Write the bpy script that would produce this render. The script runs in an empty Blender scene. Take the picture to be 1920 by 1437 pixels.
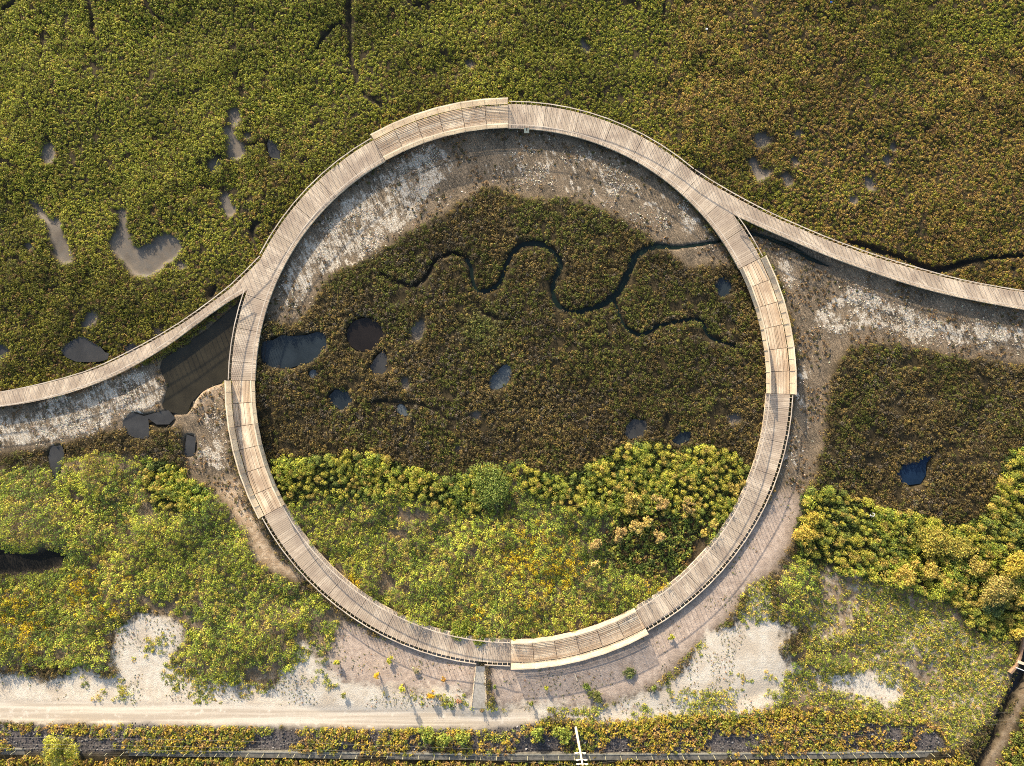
import bpy, math, random
import numpy as np
from mathutils import Vector

R = math.radians
rng = np.random.default_rng(7)
random.seed(7)
S = 16.0                 # ground scale of the survey grid: units per metre
H = 80.0                 # camera height
scene = bpy.context.scene
COL = scene.collection


# ------------------------------------------------------------------ helpers
def W(px, py, z=0.0):
    """survey grid unit -> world position at height z"""
    f = (H - z) / H
    return ((px - 960.0) / S * f, (718.5 - py) / S * f)


def link(o, parent=None):
    COL.objects.link(o)
    if parent is not None:
        o.parent = parent
    return o


def tag(o, label=None, cat=None, group=None, kind=None):
    if label: o['label'] = label
    if cat: o['category'] = cat
    if group: o['group'] = group
    if kind: o['kind'] = kind
    return o


def thing(name, loc, label, cat, group=None, rz=0.0):
    o = bpy.data.objects.new(name, None)
    o.empty_display_size = 0.2
    o.location = loc
    o.rotation_euler = (0, 0, rz)
    link(o)
    return tag(o, label, cat, group)


class MB:
    """collects convex pieces into one mesh"""
    def __init__(self):
        self.v = []; self.f = []; self.c = []

    def hexa(self, p, c=0.5):
        """8 corners: bottom 0-3 (ccw), top 4-7"""
        n = len(self.v)
        self.v.extend(p)
        for q in ((3, 2, 1, 0), (4, 5, 6, 7), (0, 1, 5, 4), (1, 2, 6, 5), (2, 3, 7, 6), (3, 0, 4, 7)):
            self.f.append(tuple(n + k for k in q)); self.c.append(c)

    def quadprism(self, quad, z0, z1, c=0.5):
        self.hexa([(x, y, z0) for x, y in quad] + [(x, y, z1) for x, y in quad], c)

    def beam(self, a, b, w, h, c=0.5):
        """beam from a to b (points on its underside axis), width w, height h (in z)"""
        a = Vector(a); b = Vector(b)
        d = (b - a)
        s = Vector((-d.y, d.x, 0))
        s = s.normalized() * (w / 2) if s.length > 1e-6 else Vector((w / 2, 0, 0))
        u = Vector((0, 0, h))
        self.hexa([tuple(a - s), tuple(b - s), tuple(b + s), tuple(a + s),
                   tuple(a - s + u), tuple(b - s + u), tuple(b + s + u), tuple(a + s + u)], c)

    def post(self, x, y, z0, z1, w, ang=0.0, c=0.5, d=None):
        d = d or w
        ca, sa = math.cos(ang), math.sin(ang)
        q = []
        for sx, sy in ((-1, -1), (1, -1), (1, 1), (-1, 1)):
            ux, uy = sx * w / 2, sy * d / 2
            q.append((x + ux * ca - uy * sa, y + ux * sa + uy * ca))
        self.quadprism(q, z0, z1, c)

    def tube(self, pts, rad, n=8, c=0.5, cap=True):
        rad = rad if isinstance(rad, (list, tuple)) else [rad] * len(pts)
        base = len(self.v)
        P = [Vector(p) for p in pts]
        for i, p in enumerate(P):
            t = (P[min(i + 1, len(P) - 1)] - P[max(i - 1, 0)]).normalized()
            s = t.cross(Vector((0, 0, 1)))
            s = s.normalized() if s.length > 1e-4 else Vector((1, 0, 0))
            u = t.cross(s).normalized()
            for k in range(n):
                a = 2 * math.pi * k / n
                self.v.append(tuple(p + (s * math.cos(a) + u * math.sin(a)) * rad[i]))
        for i in range(len(P) - 1):
            for k in range(n):
                a = base + i * n + k; b = base + i * n + (k + 1) % n
                self.f.append((a, b, b + n, a + n)); self.c.append(c)
        if cap:
            self.f.append(tuple(base + k for k in range(n))); self.c.append(c)
            e = base + (len(P) - 1) * n
            self.f.append(tuple(e + k for k in reversed(range(n)))); self.c.append(c)

    def build(self, name, mat, parent=None, offset=None):
        me = bpy.data.meshes.new(name)
        v = self.v
        if offset is not None:
            v = [(a - offset[0], b - offset[1], c - offset[2]) for a, b, c in v]
        me.from_pydata(v, [], self.f)
        at = me.attributes.new('tint', 'FLOAT', 'FACE')
        at.data.foreach_set('value', np.array(self.c, dtype=np.float32))
        me.materials.append(mat)
        me.update()
        return link(bpy.data.objects.new(name, me), parent)


def mesh_np(name, verts, nper, mat, cols=None, parent=None, smooth=False):
    """big triangle / quad soup: verts (F*nper,3), one colour per face"""
    F = len(verts) // nper
    me = bpy.data.meshes.new(name)
    me.vertices.add(len(verts))
    me.vertices.foreach_set('co', np.ascontiguousarray(verts, dtype=np.float32).ravel())
    me.loops.add(F * nper)
    me.loops.foreach_set('vertex_index', np.arange(F * nper, dtype=np.int32))
    me.polygons.add(F)
    me.polygons.foreach_set('loop_start', np.arange(0, F * nper, nper, dtype=np.int32))
    me.polygons.foreach_set('loop_total', np.full(F, nper, dtype=np.int32))
    if cols is not None:
        at = me.attributes.new('col', 'FLOAT_COLOR', 'FACE')
        rgba = np.ones((F, 4), dtype=np.float32); rgba[:, :3] = cols
        at.data.foreach_set('color', rgba.ravel())
    me.materials.append(mat)
    me.update(calc_edges=True)
    return link(bpy.data.objects.new(name, me), parent)


# value noise ---------------------------------------------------------------
def vnoise(x, y, scale, seed):
    x = np.asarray(x) / scale + 1000.3; y = np.asarray(y) / scale + 1000.7
    xi = np.floor(x).astype(np.int64); yi = np.floor(y).astype(np.int64)
    fx = x - xi; fy = y - yi
    fx = fx * fx * (3 - 2 * fx); fy = fy * fy * (3 - 2 * fy)

    def h(a, b):
        n = (a * 374761393 + b * 668265263 + seed * 974634777) & 0x7fffffff
        n = ((n ^ (n >> 13)) * 1274126177) & 0x7fffffff
        return ((n ^ (n >> 16)) & 0xffff) / 65535.0
    return (h(xi, yi) * (1 - fx) + h(xi + 1, yi) * fx) * (1 - fy) + (h(xi, yi + 1) * (1 - fx) + h(xi + 1, yi + 1) * fx) * fy


def fbm(x, y, scale, seed, octv=4):
    t = 0; a = 0.5; n = 0
    for k in range(octv):
        t = t + a * vnoise(x, y, scale / 2 ** k, seed + 17 * k); n += a; a *= 0.55
    return t / n                                   # 0..1


# ------------------------------------------------------------------ materials
def new_mat(name):
    m = bpy.data.materials.new(name); m.use_nodes = True
    nt = m.node_tree; nt.nodes.clear()
    out = nt.nodes.new('ShaderNodeOutputMaterial')
    return m, nt, out


def N(nt, kind, **kw):
    n = nt.nodes.new(kind)
    for k, v in kw.items():
        if k.startswith('i_'):
            n.inputs[k[2:].replace('_', ' ')].default_value = v
        else:
            setattr(n, k, v)
    return n


def mixc(nt, fac, a, b, mode='MIX'):
    n = nt.nodes.new('ShaderNodeMix'); n.data_type = 'RGBA'; n.blend_type = mode
    for sock, val in ((n.inputs[0], fac), (n.inputs[6], a), (n.inputs[7], b)):
        if isinstance(val, bpy.types.NodeSocket): nt.links.new(val, sock)
        elif isinstance(val, (int, float)): sock.default_value = val
        else: sock.default_value = (*val, 1)
    return n.outputs[2]


def mth(nt, op, a, b=None, clamp=False):
    n = nt.nodes.new('ShaderNodeMath'); n.operation = op; n.use_clamp = clamp
    for sock, val in ((n.inputs[0], a), (n.inputs[1], b)):
        if val is None: continue
        if isinstance(val, bpy.types.NodeSocket): nt.links.new(val, sock)
        else: sock.default_value = val
    return n.outputs[0]


def ramp(nt, src, lo, hi):
    n = nt.nodes.new('ShaderNodeMapRange'); n.interpolation_type = 'SMOOTHSTEP'
    nt.links.new(src, n.inputs[0]); n.inputs[1].default_value = lo; n.inputs[2].default_value = hi
    return n.outputs[0]


def noise(nt, co, scale, detail=4, rough=0.55, dist=0.0):
    n = nt.nodes.new('ShaderNodeTexNoise'); n.inputs['Scale'].default_value = scale
    n.inputs['Detail'].default_value = detail; n.inputs['Roughness'].default_value = rough
    n.inputs['Distortion'].default_value = dist
    nt.links.new(co, n.inputs['Vector'])
    return n.outputs['Fac']


def attr(nt, name, out='Color'):
    n = nt.nodes.new('ShaderNodeAttribute'); n.attribute_name = name
    return n.outputs[out]


def leaf_mat(name, trans=0.28, rough=0.65):
    m, nt, out = new_mat(name)
    c = attr(nt, 'col')
    d = N(nt, 'ShaderNodeBsdfPrincipled', i_Roughness=rough)
    d.inputs['Specular IOR Level'].default_value = 0.25
    nt.links.new(c, d.inputs['Base Color'])
    t = N(nt, 'ShaderNodeBsdfTranslucent'); nt.links.new(c, t.inputs['Color'])
    mx = N(nt, 'ShaderNodeMixShader'); mx.inputs[0].default_value = trans
    nt.links.new(d.outputs[0], mx.inputs[1]); nt.links.new(t.outputs[0], mx.inputs[2])
    nt.links.new(mx.outputs[0], out.inputs[0])
    return m


def wood_mat(name, c1, c2, rough=0.7):
    m, nt, out = new_mat(name)
    tc = N(nt, 'ShaderNodeTexCoord')
    t = attr(nt, 'tint', 'Fac')
    base = mixc(nt, t, c1, c2)
    n1 = noise(nt, tc.outputs['Object'], 0.55, 5, 0.6)
    n2 = noise(nt, tc.outputs['Object'], 9.0, 3, 0.6)
    base = mixc(nt, ramp(nt, n1, 0.35, 0.7), base, (c1[0] * .82, c1[1] * .8, c1[2] * .82))
    base = mixc(nt, ramp(nt, n2, 0.55, 0.8), base, (c1[0] * .6, c1[1] * .56, c1[2] * .52))
    b = N(nt, 'ShaderNodeBsdfPrincipled', i_Roughness=rough)
    b.inputs['Specular IOR Level'].default_value = 0.3
    nt.links.new(base, b.inputs['Base Color'])
    bp = N(nt, 'ShaderNodeBump'); bp.inputs['Strength'].default_value = 0.15; bp.inputs['Distance'].default_value = 0.02
    nt.links.new(n2, bp.inputs['Height']); nt.links.new(bp.outputs[0], b.inputs['Normal'])
    nt.links.new(b.outputs[0], out.inputs[0])
    return m


def plain_mat(name, c1, c2, scale=3.0, rough=0.8, metal=0.0):
    m, nt, out = new_mat(name)
    tc = N(nt, 'ShaderNodeTexCoord')
    n1 = noise(nt, tc.outputs['Object'], scale, 5, 0.6)
    b = N(nt, 'ShaderNodeBsdfPrincipled', i_Roughness=rough, i_Metallic=metal)
    nt.links.new(mixc(nt, ramp(nt, n1, 0.3, 0.7), c1, c2), b.inputs['Base Color'])
    nt.links.new(b.outputs[0], out.inputs[0])
    return m


DECK = wood_mat('weathered_decking', (0.47, 0.38, 0.285), (0.70, 0.585, 0.45))
PALE = wood_mat('pale_timber', (0.72, 0.59, 0.41), (0.90, 0.78, 0.57))
FLOORW = wood_mat('platform_floor_timber', (0.62, 0.475, 0.325), (0.93, 0.79, 0.59))
RAILW = wood_mat('rail_timber', (0.56, 0.475, 0.375), (0.74, 0.65, 0.53))
DARKW = wood_mat('old_pile_timber', (0.16, 0.12, 0.09), (0.24, 0.19, 0.14))
LEAF = leaf_mat('leaf')
STRAW = leaf_mat('straw', 0.2, 0.8)
CONC = plain_mat('weathered_concrete', (0.085, 0.080, 0.068), (0.17, 0.158, 0.13), 2.2)
CONC2 = plain_mat('pale_concrete', (0.22, 0.21, 0.17), (0.32, 0.30, 0.24), 2.2)
POLE = plain_mat('pale_pole_concrete', (0.78, 0.70, 0.55), (0.86, 0.79, 0.64), 2.0)
CERAM = plain_mat('pale_insulator', (0.7, 0.6, 0.45), (0.82, 0.74, 0.6), 5.0, 0.4)
METAL = plain_mat('galvanised_wire', (0.09, 0.085, 0.075), (0.14, 0.13, 0.115), 4.0, 0.5)
POSTM = plain_mat('fence_post_paint', (0.36, 0.35, 0.22), (0.46, 0.44, 0.28), 4.0, 0.7)
BARK = plain_mat('bark', (0.09, 0.065, 0.045), (0.16, 0.12, 0.085), 6.0)
SIGNM = plain_mat('cream_board', (0.72, 0.62, 0.40), (0.80, 0.70, 0.47), 3.0, 0.5)
SIGND = plain_mat('dark_mark', (0.10, 0.06, 0.03), (0.16, 0.09, 0.05), 3.0, 0.6)
BLUE = plain_mat('blue_plastic', (0.02, 0.08, 0.35), (0.03, 0.10, 0.42), 3.0, 0.4)
WHITE = plain_mat('white_plastic', (0.78, 0.78, 0.76), (0.85, 0.85, 0.83), 3.0, 0.4)


def water_mat(name, deep, rough=0.06):
    m, nt, out = new_mat(name)
    tc = N(nt, 'ShaderNodeTexCoord')
    n1 = noise(nt, tc.outputs['Object'], 0.5, 4, 0.6)
    n2 = noise(nt, tc.outputs['Object'], 4.0, 3, 0.5)
    b = N(nt, 'ShaderNodeBsdfPrincipled', i_Roughness=rough, i_IOR=1.33)
    nt.links.new(mixc(nt, ramp(nt, n1, 0.3, 0.7), deep, tuple(k * 0.7 for k in deep)), b.inputs['Base Color'])
    bp = N(nt, 'ShaderNodeBump'); bp.inputs['Strength'].default_value = 0.04; bp.inputs['Distance'].default_value = 0.02
    nt.links.new(n2, bp.inputs['Height']); nt.links.new(bp.outputs[0], b.inputs['Normal'])
    nt.links.new(b.outputs[0], out.inputs[0])
    return m


# ------------------------------------------------------------------ survey masks
GX0, GY0, GC = -75.0, -58.0, 0.125
GW, GH = 1200, 928
gx = GX0 + (np.arange(GW) + 0.5) * GC
gy = GY0 + (np.arange(GH) + 0.5) * GC
XX, YY = np.meshgrid(gx, gy)
WX = XX + (fbm(XX, YY, 3.0, 11, 4) - 0.5) * 1.0
WY = YY + (fbm(XX, YY, 3.0, 29, 4) - 0.5) * 1.0
WX2 = XX + (fbm(XX, YY, 7.0, 51, 5) - 0.5) * 4.6
WY2 = YY + (fbm(XX, YY, 7.0, 77, 5) - 0.5) * 4.6


def pip(poly, X, Y):
    P = [W(*p) for p in poly]
    ins = np.zeros(X.shape, bool)
    n = len(P)
    for i in range(n):
        x1, y1 = P[i]; x2, y2 = P[(i + 1) % n]
        if y1 == y2: continue
        c = (y1 > Y) != (y2 > Y)
        ins ^= c & (X < (x2 - x1) * (Y - y1) / (y2 - y1) + x1)
    return ins


def mask(poly, warp=1):
    xs = [W(*p)[0] for p in poly]; ys = [W(*p)[1] for p in poly]
    m = np.zeros((GH, GW), bool)
    pad = 3.0
    i0 = max(0, int((min(xs) - pad - GX0) / GC)); i1 = min(GW, int((max(xs) + pad - GX0) / GC) + 1)
    j0 = max(0, int((min(ys) - pad - GY0) / GC)); j1 = min(GH, int((max(ys) + pad - GY0) / GC) + 1)
    if i1 <= i0 or j1 <= j0: return m
    A, B = ((XX, YY), (WX, WY), (WX2, WY2))[warp]
    m[j0:j1, i0:i1] = pip(poly, A[j0:j1, i0:i1], B[j0:j1, i0:i1])
    return m


def masks(polys, warp=1):
    m = np.zeros((GH, GW), bool)
    for p in polys: m |= mask(p, warp)
    return m


def smooth_line(pts, n=10):
    out = []
    for i in range(len(pts) - 1):
        p0 = pts[max(i - 1, 0)]; p1 = pts[i]; p2 = pts[i + 1]; p3 = pts[min(i + 2, len(pts) - 1)]
        for k in range(n):
            t = k / n
            out.append(tuple(0.5 * ((2 * p1[d]) + (-p0[d] + p2[d]) * t + (2 * p0[d] - 5 * p1[d] + 4 * p2[d] - p3[d]) * t * t
                                    + (-p0[d] + 3 * p1[d] - 3 * p2[d] + p3[d]) * t ** 3) for d in range(len(p1))))
    out.append(tuple(pts[-1]))
    return out


def line_mask(pts, warp=1):
    """pts (px,py,width px) -> bool mask of the channel"""
    pts = smooth_line(pts, 5)
    m = np.zeros((GH, GW), bool)
    A, B = ((XX, YY), (WX, WY))[1 if warp else 0]
    for (ax, ay, aw), (bx, by, bw) in zip(pts[:-1], pts[1:]):
        x1, y1 = W(ax, ay); x2, y2 = W(bx, by)
        aw *= .80; bw *= .80; w = max(aw, bw) / S / 2
        i0 = max(0, int((min(x1, x2) - w - 1.2 - GX0) / GC)); i1 = min(GW, int((max(x1, x2) + w + 1.2 - GX0) / GC) + 1)
        j0 = max(0, int((min(y1, y2) - w - 1.2 - GY0) / GC)); j1 = min(GH, int((max(y1, y2) + w + 1.2 - GY0) / GC) + 1)
        if i1 <= i0 or j1 <= j0: continue
        X = A[j0:j1, i0:i1] * 0.35 + XX[j0:j1, i0:i1] * 0.65; Y = B[j0:j1, i0:i1] * 0.35 + YY[j0:j1, i0:i1] * 0.65
        dx, dy = x2 - x1, y2 - y1; L = dx * dx + dy * dy + 1e-9
        t = np.clip(((X - x1) * dx + (Y - y1) * dy) / L, 0, 1)
        ww = (aw + (bw - aw) * t) / S / 2
        m[j0:j1, i0:i1] |= np.hypot(X - x1 - t * dx, Y - y1 - t * dy) < ww
    return m


def blur(m, rad):
    k = max(1, int(round(rad / GC)))
    a = m.astype(np.float32)
    for _ in range(2):
        for ax in (0, 1):
            pad = [(0, 0), (0, 0)]; pad[ax] = (k + 1, k)
            c = np.cumsum(np.pad(a, pad, mode='edge'), axis=ax)
            n = a.shape[ax]
            hi = np.take(c, np.arange(2 * k + 1, 2 * k + 1 + n), axis=ax)
            lo = np.take(c, np.arange(0, n), axis=ax)
            a = (hi - lo) / (2 * k + 1)
    return a


def samp(g, x, y):
    i = np.clip(((x - GX0) / GC).astype(int), 0, GW - 1); j = np.clip(((y - GY0) / GC).astype(int), 0, GH - 1)
    return g[j, i]


def sampb(g, x, y):
    """bilinear lookup"""
    u = np.clip((x - GX0) / GC - 0.5, 0, GW - 1.001); v = np.clip((y - GY0) / GC - 0.5, 0, GH - 1.001)
    i = u.astype(int); j = v.astype(int); a = u - i; b = v - j
    return (g[j, i] * (1 - a) + g[j, i + 1] * a) * (1 - b) + (g[j + 1, i] * (1 - a) + g[j + 1, i + 1] * a) * b


def z3(pts, ox, oy, k=2.994):
    return [(ox + x / k, oy + y / k) for x, y in pts]


def ell(cx, cy, rx, ry, n=18):
    return [(cx + rx * math.cos(2 * math.pi * i / n), cy + ry * math.sin(2 * math.pi * i / n)) for i in range(n)]


# pools of standing water: (outline, colour key)
WEDGE = [(455, 560), (444, 600), (436, 660), (434, 708), (420, 712), (395, 720), (372, 733), (358, 750), (350, 772), (335, 772), (318, 768), (305, 760), (312, 740), (316, 720), (308, 705), (303, 690), (308, 676), (345, 652), (385, 624), (424, 588)]
PONDS = [
    ('slate', z3([(350, 510), (375, 490), (410, 485), (445, 462), (470, 470), (500, 490), (540, 510), (570, 540), (592, 545), (585, 575), (540, 585), (480, 582), (430, 582), (380, 565), (352, 540)], 0, 480)),
    ('slate', z3([(-30, 490), (25, 500), (42, 525), (20, 560), (-30, 576)], 0, 480)),
    ('slate', z3([(705, 510), (740, 495), (770, 505), (750, 528), (710, 540)], 0, 480)),
    ('slate', z3([(1515, 780), (1540, 795), (1560, 840), (1575, 880), (1545, 885), (1515, 860), (1508, 815)], 0, 0)),
    ('dark', [(493, 645), (500, 640), (515, 640), (530, 632), (545, 635), (570, 632), (590, 625), (605, 628), (607, 650), (598, 664), (585, 675), (560, 680), (540, 687), (510, 685), (494, 680)]),
    ('black', ell(684, 628, 30, 27)),
    ('slate', [(717, 662), (722, 675), (722, 692), (712, 700), (700, 698), (698, 685), (708, 672)]),
    ('pale', [(948, 684), (955, 690), (956, 705), (945, 720), (930, 728), (919, 725), (922, 710), (935, 700)]),
    ('dark', [(620, 745), (630, 735), (645, 735), (658, 745), (657, 757), (640, 765), (625, 758)]),
    ('pale', [(748, 756), (756, 765), (764, 775), (755, 777), (748, 770)]),
    ('slate', [(1180, 800), (1190, 790), (1208, 793), (1212, 808), (1205, 818), (1180, 820), (1177, 812)]),
    ('dark', [(1262, 828), (1278, 814), (1292, 812), (1290, 824), (1278, 830)]),
    ('dark', ell(1357, 538, 11, 14)),
    ('pale', ell(586, 702, 6, 5)),
    ('blue', [(1693, 902), (1688, 888), (1700, 874), (1720, 866), (1752, 853), (1735, 872), (1733, 890), (1726, 903), (1706, 906)]),
    ('slate', [(95, 842), (112, 840), (116, 852), (110, 870), (105, 884), (107, 900), (100, 903), (97, 880), (92, 862)]),
    ('olive', WEDGE),
    ('slate', [(350, 820), (363, 825), (361, 850), (345, 853)]),
    ('slate', [(235, 788), (250, 777), (270, 785), (290, 777), (310, 772), (322, 785), (310, 796), (287, 796), (275, 790), (278, 810), (275, 818), (260, 820), (240, 812), (232, 800)]),
]
# bare mud hollows without standing water
MUD = [
    z3([(280, 805), (293, 850), (290, 880), (268, 908), (240, 880), (240, 850), (262, 815)], 0, 0),
    z3([(1300, 615), (1330, 618), (1335, 660), (1320, 705), (1300, 695), (1300, 650)], 0, 0),
    z3([(1262, 722), (1290, 730), (1315, 780), (1360, 835), (1355, 870), (1330, 892), (1290, 890), (1285, 840), (1280, 790), (1268, 750)], 0, 0),
    z3([(1215, 900), (1235, 905), (1220, 930), (1205, 955), (1180, 950), (1172, 925)], 0, 0),
    z3([(1370, 760), (1385, 750), (1400, 775), (1385, 790)], 0, 0),
    z3([(1255, 1080), (1272, 1085), (1280, 1120), (1305, 1170), (1300, 1200), (1275, 1215), (1262, 1170), (1250, 1120)], 0, 0),
    [(48, 369), (62, 381), (75, 397), (90, 414), (104, 411), (110, 394), (115, 391), (107, 406), (105, 418), (112, 444), (124, 470), (132, 490), (118, 493), (106, 480), (97, 448), (87, 419), (67, 394), (53, 376)],
    [(212, 393), (230, 395), (228, 420), (233, 440), (242, 455), (250, 465), (268, 466), (285, 462), (295, 448), (310, 443), (328, 444), (333, 460), (325, 478), (310, 490), (300, 505), (278, 516), (258, 515), (245, 505), (235, 488), (218, 470), (211, 458), (213, 445), (222, 437), (224, 420), (222, 402)],
    ell(55, 465, 6, 6),
    z3([(975, 30), (1015, 30), (1035, 55), (1025, 75), (1000, 50)], 0, 480),
    z3([(505, 315), (540, 340), (530, 365), (500, 375), (465, 395), (455, 385), (485, 365), (495, 340)], 0, 480),
    [(785, 603), (793, 605), (790, 625), (783, 635), (770, 625), (778, 615)],
    [(757, 712), (768, 715), (760, 728), (755, 720)], ell(893, 778, 5, 6), ell(861, 842, 4, 4),
    [(1368, 785), (1385, 782), (1388, 790), (1372, 796)],
    z3([(415, 755), (490, 758), (485, 780), (450, 812), (435, 812), (420, 785)], 1280, 0),
    z3([(400, 895), (415, 905), (415, 950), (430, 970), (485, 965), (475, 985), (440, 1000), (425, 1020), (410, 1015), (408, 975), (390, 950), (388, 920)], 1280, 0),
    z3([(630, 890), (650, 880), (650, 915), (635, 925)], 1280, 0), z3([(578, 980), (605, 980), (618, 1015), (605, 1035), (585, 1030)], 1280, 0),
    z3([(1130, 885), (1155, 885), (1165, 905), (1145, 922)], 1280, 0), z3([(1035, 1010), (1060, 1000), (1080, 1015), (1068, 1050), (1045, 1050)], 1280, 0),
    ell(1599, 376, 5, 5), ell(1676, 276, 5, 5), ell(1312, 324, 5, 4), ell(1499, 249, 4, 4),
    z3([(1365, 222), (1388, 240), (1392, 278), (1375, 288)], 640, 0),
    ell(882, 120, 4, 4), ell(296, 622, 5, 4),
]
PIT = [[(-40, 1038), (60, 1035), (118, 1040), (128, 1052), (122, 1066), (90, 1077), (-40, 1082)]]
WETTRI = [(455, 558), (442, 600), (434, 660), (432, 712), (420, 716), (395, 722), (372, 735), (360, 750), (352, 775), (345, 785), (335, 775), (318, 770), (300, 765), (310, 740), (315, 720), (305, 705), (298, 690), (300, 678), (340, 652), (380, 622), (420, 587)]
CREEK = [(1420, 440, 7), (1350, 452, 6), (1290, 461, 6), (1262, 462, 7), (1225, 463, 13), (1200, 475, 15), (1188, 490, 14), (1178, 515, 14), (1166, 540, 14), (1147, 560, 15), (1120, 576, 14), (1090, 584, 12), (1065, 583, 11), (1046, 572, 12), (1037, 550, 12), (1040, 525, 13), (1051, 502, 13), (1046, 482, 12), (1030, 466, 12), (1010, 457, 12), (988, 457, 12), (965, 470, 12), (951, 490, 11), (943, 515, 11), (932, 535, 11), (913, 545, 11), (895, 545, 10), (888, 530, 10), (884, 505, 10), (872, 485, 10), (850, 474, 9), (830, 478, 8), (815, 490, 8), (805, 510, 8), (790, 530, 7), (770, 537, 7), (750, 530, 6), (728, 522, 5), (712, 510, 3)]
CREEK2 = [(1152, 560, 5), (1160, 582, 7), (1165, 600, 8), (1175, 615, 8), (1195, 628, 9), (1212, 626, 8), (1235, 612, 7), (1270, 603, 7), (1305, 598, 7), (1320, 608, 8), (1330, 630, 7), (1350, 640, 6), (1383, 650, 5), (1390, 668, 3)]
DITCH_R = [(1398, 430, 9), (1440, 446, 11), (1480, 461, 12), (1520, 483, 10), (1560, 500, 6)]
DITCH_N = [(1590, 452, 8), (1640, 466, 13), (1690, 484, 11), (1735, 501, 13), (1770, 504, 13), (1800, 495, 12), (1850, 485, 9), (1960, 476, 8)]
GRIPS = [
    [(655, -30, 5), (657, 60, 5), (655, 110, 5), (667, 138, 5), (667, 160, 4)],
    [(672, 172, 2), (700, 190, 4), (722, 203, 2)],
    [(645, 38, 4), (612, 60, 5), (590, 92, 3)],
    [(158, -20, 4), (171, 25, 5), (173, 60, 4), (192, 82, 2)],
    [(262, -20, 4), (282, 20, 5), (295, 30, 3), (325, 46, 2)],
    [(750, -20, 3), (775, 12, 4), (796, 8, 3), (805, 30, 2)],
    [(1250, -20, 4), (1242, 50, 3)], [(0, 15, 5), (18, 2, 4), (30, -20, 4)],
    [(895, 562, 3), (905, 585, 4), (922, 593, 5), (942, 600, 2)],
    [(470, 450, 6), (472, 430, 8), (480, 418, 5), (500, 415, 3)],
    [(460, 275, 3), (490, 268, 4), (505, 262, 4)], [(415, 345, 3), (420, 362, 4)], [(90, 255, 4), (90, 268, 5)],
    [(1255, 810, 5), (1252, 790, 4), (1256, 770, 3)], [(690, 755, 4), (730, 752, 4), (800, 762, 3), (840, 785, 3)], [(1750, 855, 5), (1762, 838, 3)],
    [(400, 300, 3), (425, 295, 3)], [(395, 555, 12), (402, 540, 10)],
    [(1900, 520, 6), (1902, 500, 4)],
]
DITCH_S = [(1935, 1215, 26), (1912, 1275, 24), (1893, 1310, 13), (1874, 1345, 13), (1855, 1385, 15), (1830, 1430, 16), (1812, 1480, 16)]

SALT = [
    [(-60, 772), (60, 757), (130, 742), (200, 715), (255, 695), (293, 692), (312, 715), (306, 740), (285, 765), (235, 785), (205, 800), (165, 812), (110, 826), (60, 834), (-60, 846)],
    [(372, 772), (395, 762), (420, 775), (432, 850), (440, 890), (420, 905), (395, 895), (372, 870), (352, 845), (362, 810)],
    [(520, 590), (505, 575), (530, 510), (565, 445), (605, 390), (655, 345), (722, 305), (800, 272), (865, 300), (850, 370), (800, 410), (760, 435), (715, 462), (670, 490), (635, 500), (600, 525), (570, 560)],
    [(880, 300), (960, 270), (1050, 262), (1120, 285), (1200, 330), (1290, 395), (1340, 445), (1345, 495), (1290, 492), (1275, 478), (1250, 458), (1215, 438), (1150, 398), (1060, 362), (985, 362), (930, 340), (900, 335)],
    [(1528, 600), (1540, 568), (1580, 540), (1605, 525), (1650, 540), (1700, 556), (1780, 588), (1980, 610), (1980, 672), (1820, 660), (1700, 640), (1640, 622), (1600, 632), (1555, 628)],
    [(1497, 690), (1520, 680), (1545, 700), (1535, 722), (1505, 715)],
    [(1490, 730), (1520, 740), (1525, 775), (1505, 800), (1490, 790)], [(1475, 800), (1515, 800), (1505, 830), (1480, 845)], [(1468, 850), (1512, 850), (1505, 895), (1465, 905)],
    [(1440, 455), (1500, 480), (1520, 520), (1480, 540), (1455, 500)],
]
WETMUD = [
    [(1400, 440), (1430, 470), (1470, 540), (1490, 620), (1497, 700), (1488, 760), (1470, 850), (1450, 925), (1500, 928), (1520, 900), (1545, 840), (1550, 760), (1560, 690), (1590, 650), (1625, 642), (1700, 648), (1800, 668), (1980, 690), (1980, 590), (1850, 572), (1750, 540), (1640, 500), (1540, 460), (1440, 430)],
    [(-60, 765), (60, 755), (130, 740), (200, 712), (300, 672), (320, 715), (345, 785), (330, 800), (280, 775), (228, 800), (175, 815), (115, 836), (60, 842), (-60, 852)],
    [(340, 785), (372, 740), (422, 718), (425, 780), (432, 850), (445, 900), (470, 950), (480, 985), (440, 950), (425, 930), (410, 915), (385, 905), (350, 888), (345, 850)],
    [(495, 605), (500, 560), (520, 510), (560, 440), (600, 390), (650, 340), (720, 300), (800, 265), (870, 246), (950, 240), (1050, 246), (1150, 283), (1230, 330), (1290, 385), (1330, 430), (1360, 470), (1372, 500), (1340, 497), (1290, 497), (1268, 480), (1246, 462), (1215, 442), (1190, 428), (1150, 402), (1100, 382), (1050, 367), (985, 372), (930, 347), (905, 347), (880, 367), (850, 382), (800, 417), (760, 442), (715, 467), (680, 492), (640, 502), (610, 532), (580, 572), (560, 592), (520, 607)],
    WETTRI,
]
TANMUD = [
    [(420, 905), (445, 900), (480, 975), (500, 1010), (540, 1060), (572, 1088), (552, 1092), (510, 1070), (486, 1045), (468, 1010), (440, 970), (425, 945), (405, 915)],
    [(350, 735), (420, 715), (425, 740), (380, 755), (355, 790)],
]
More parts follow.
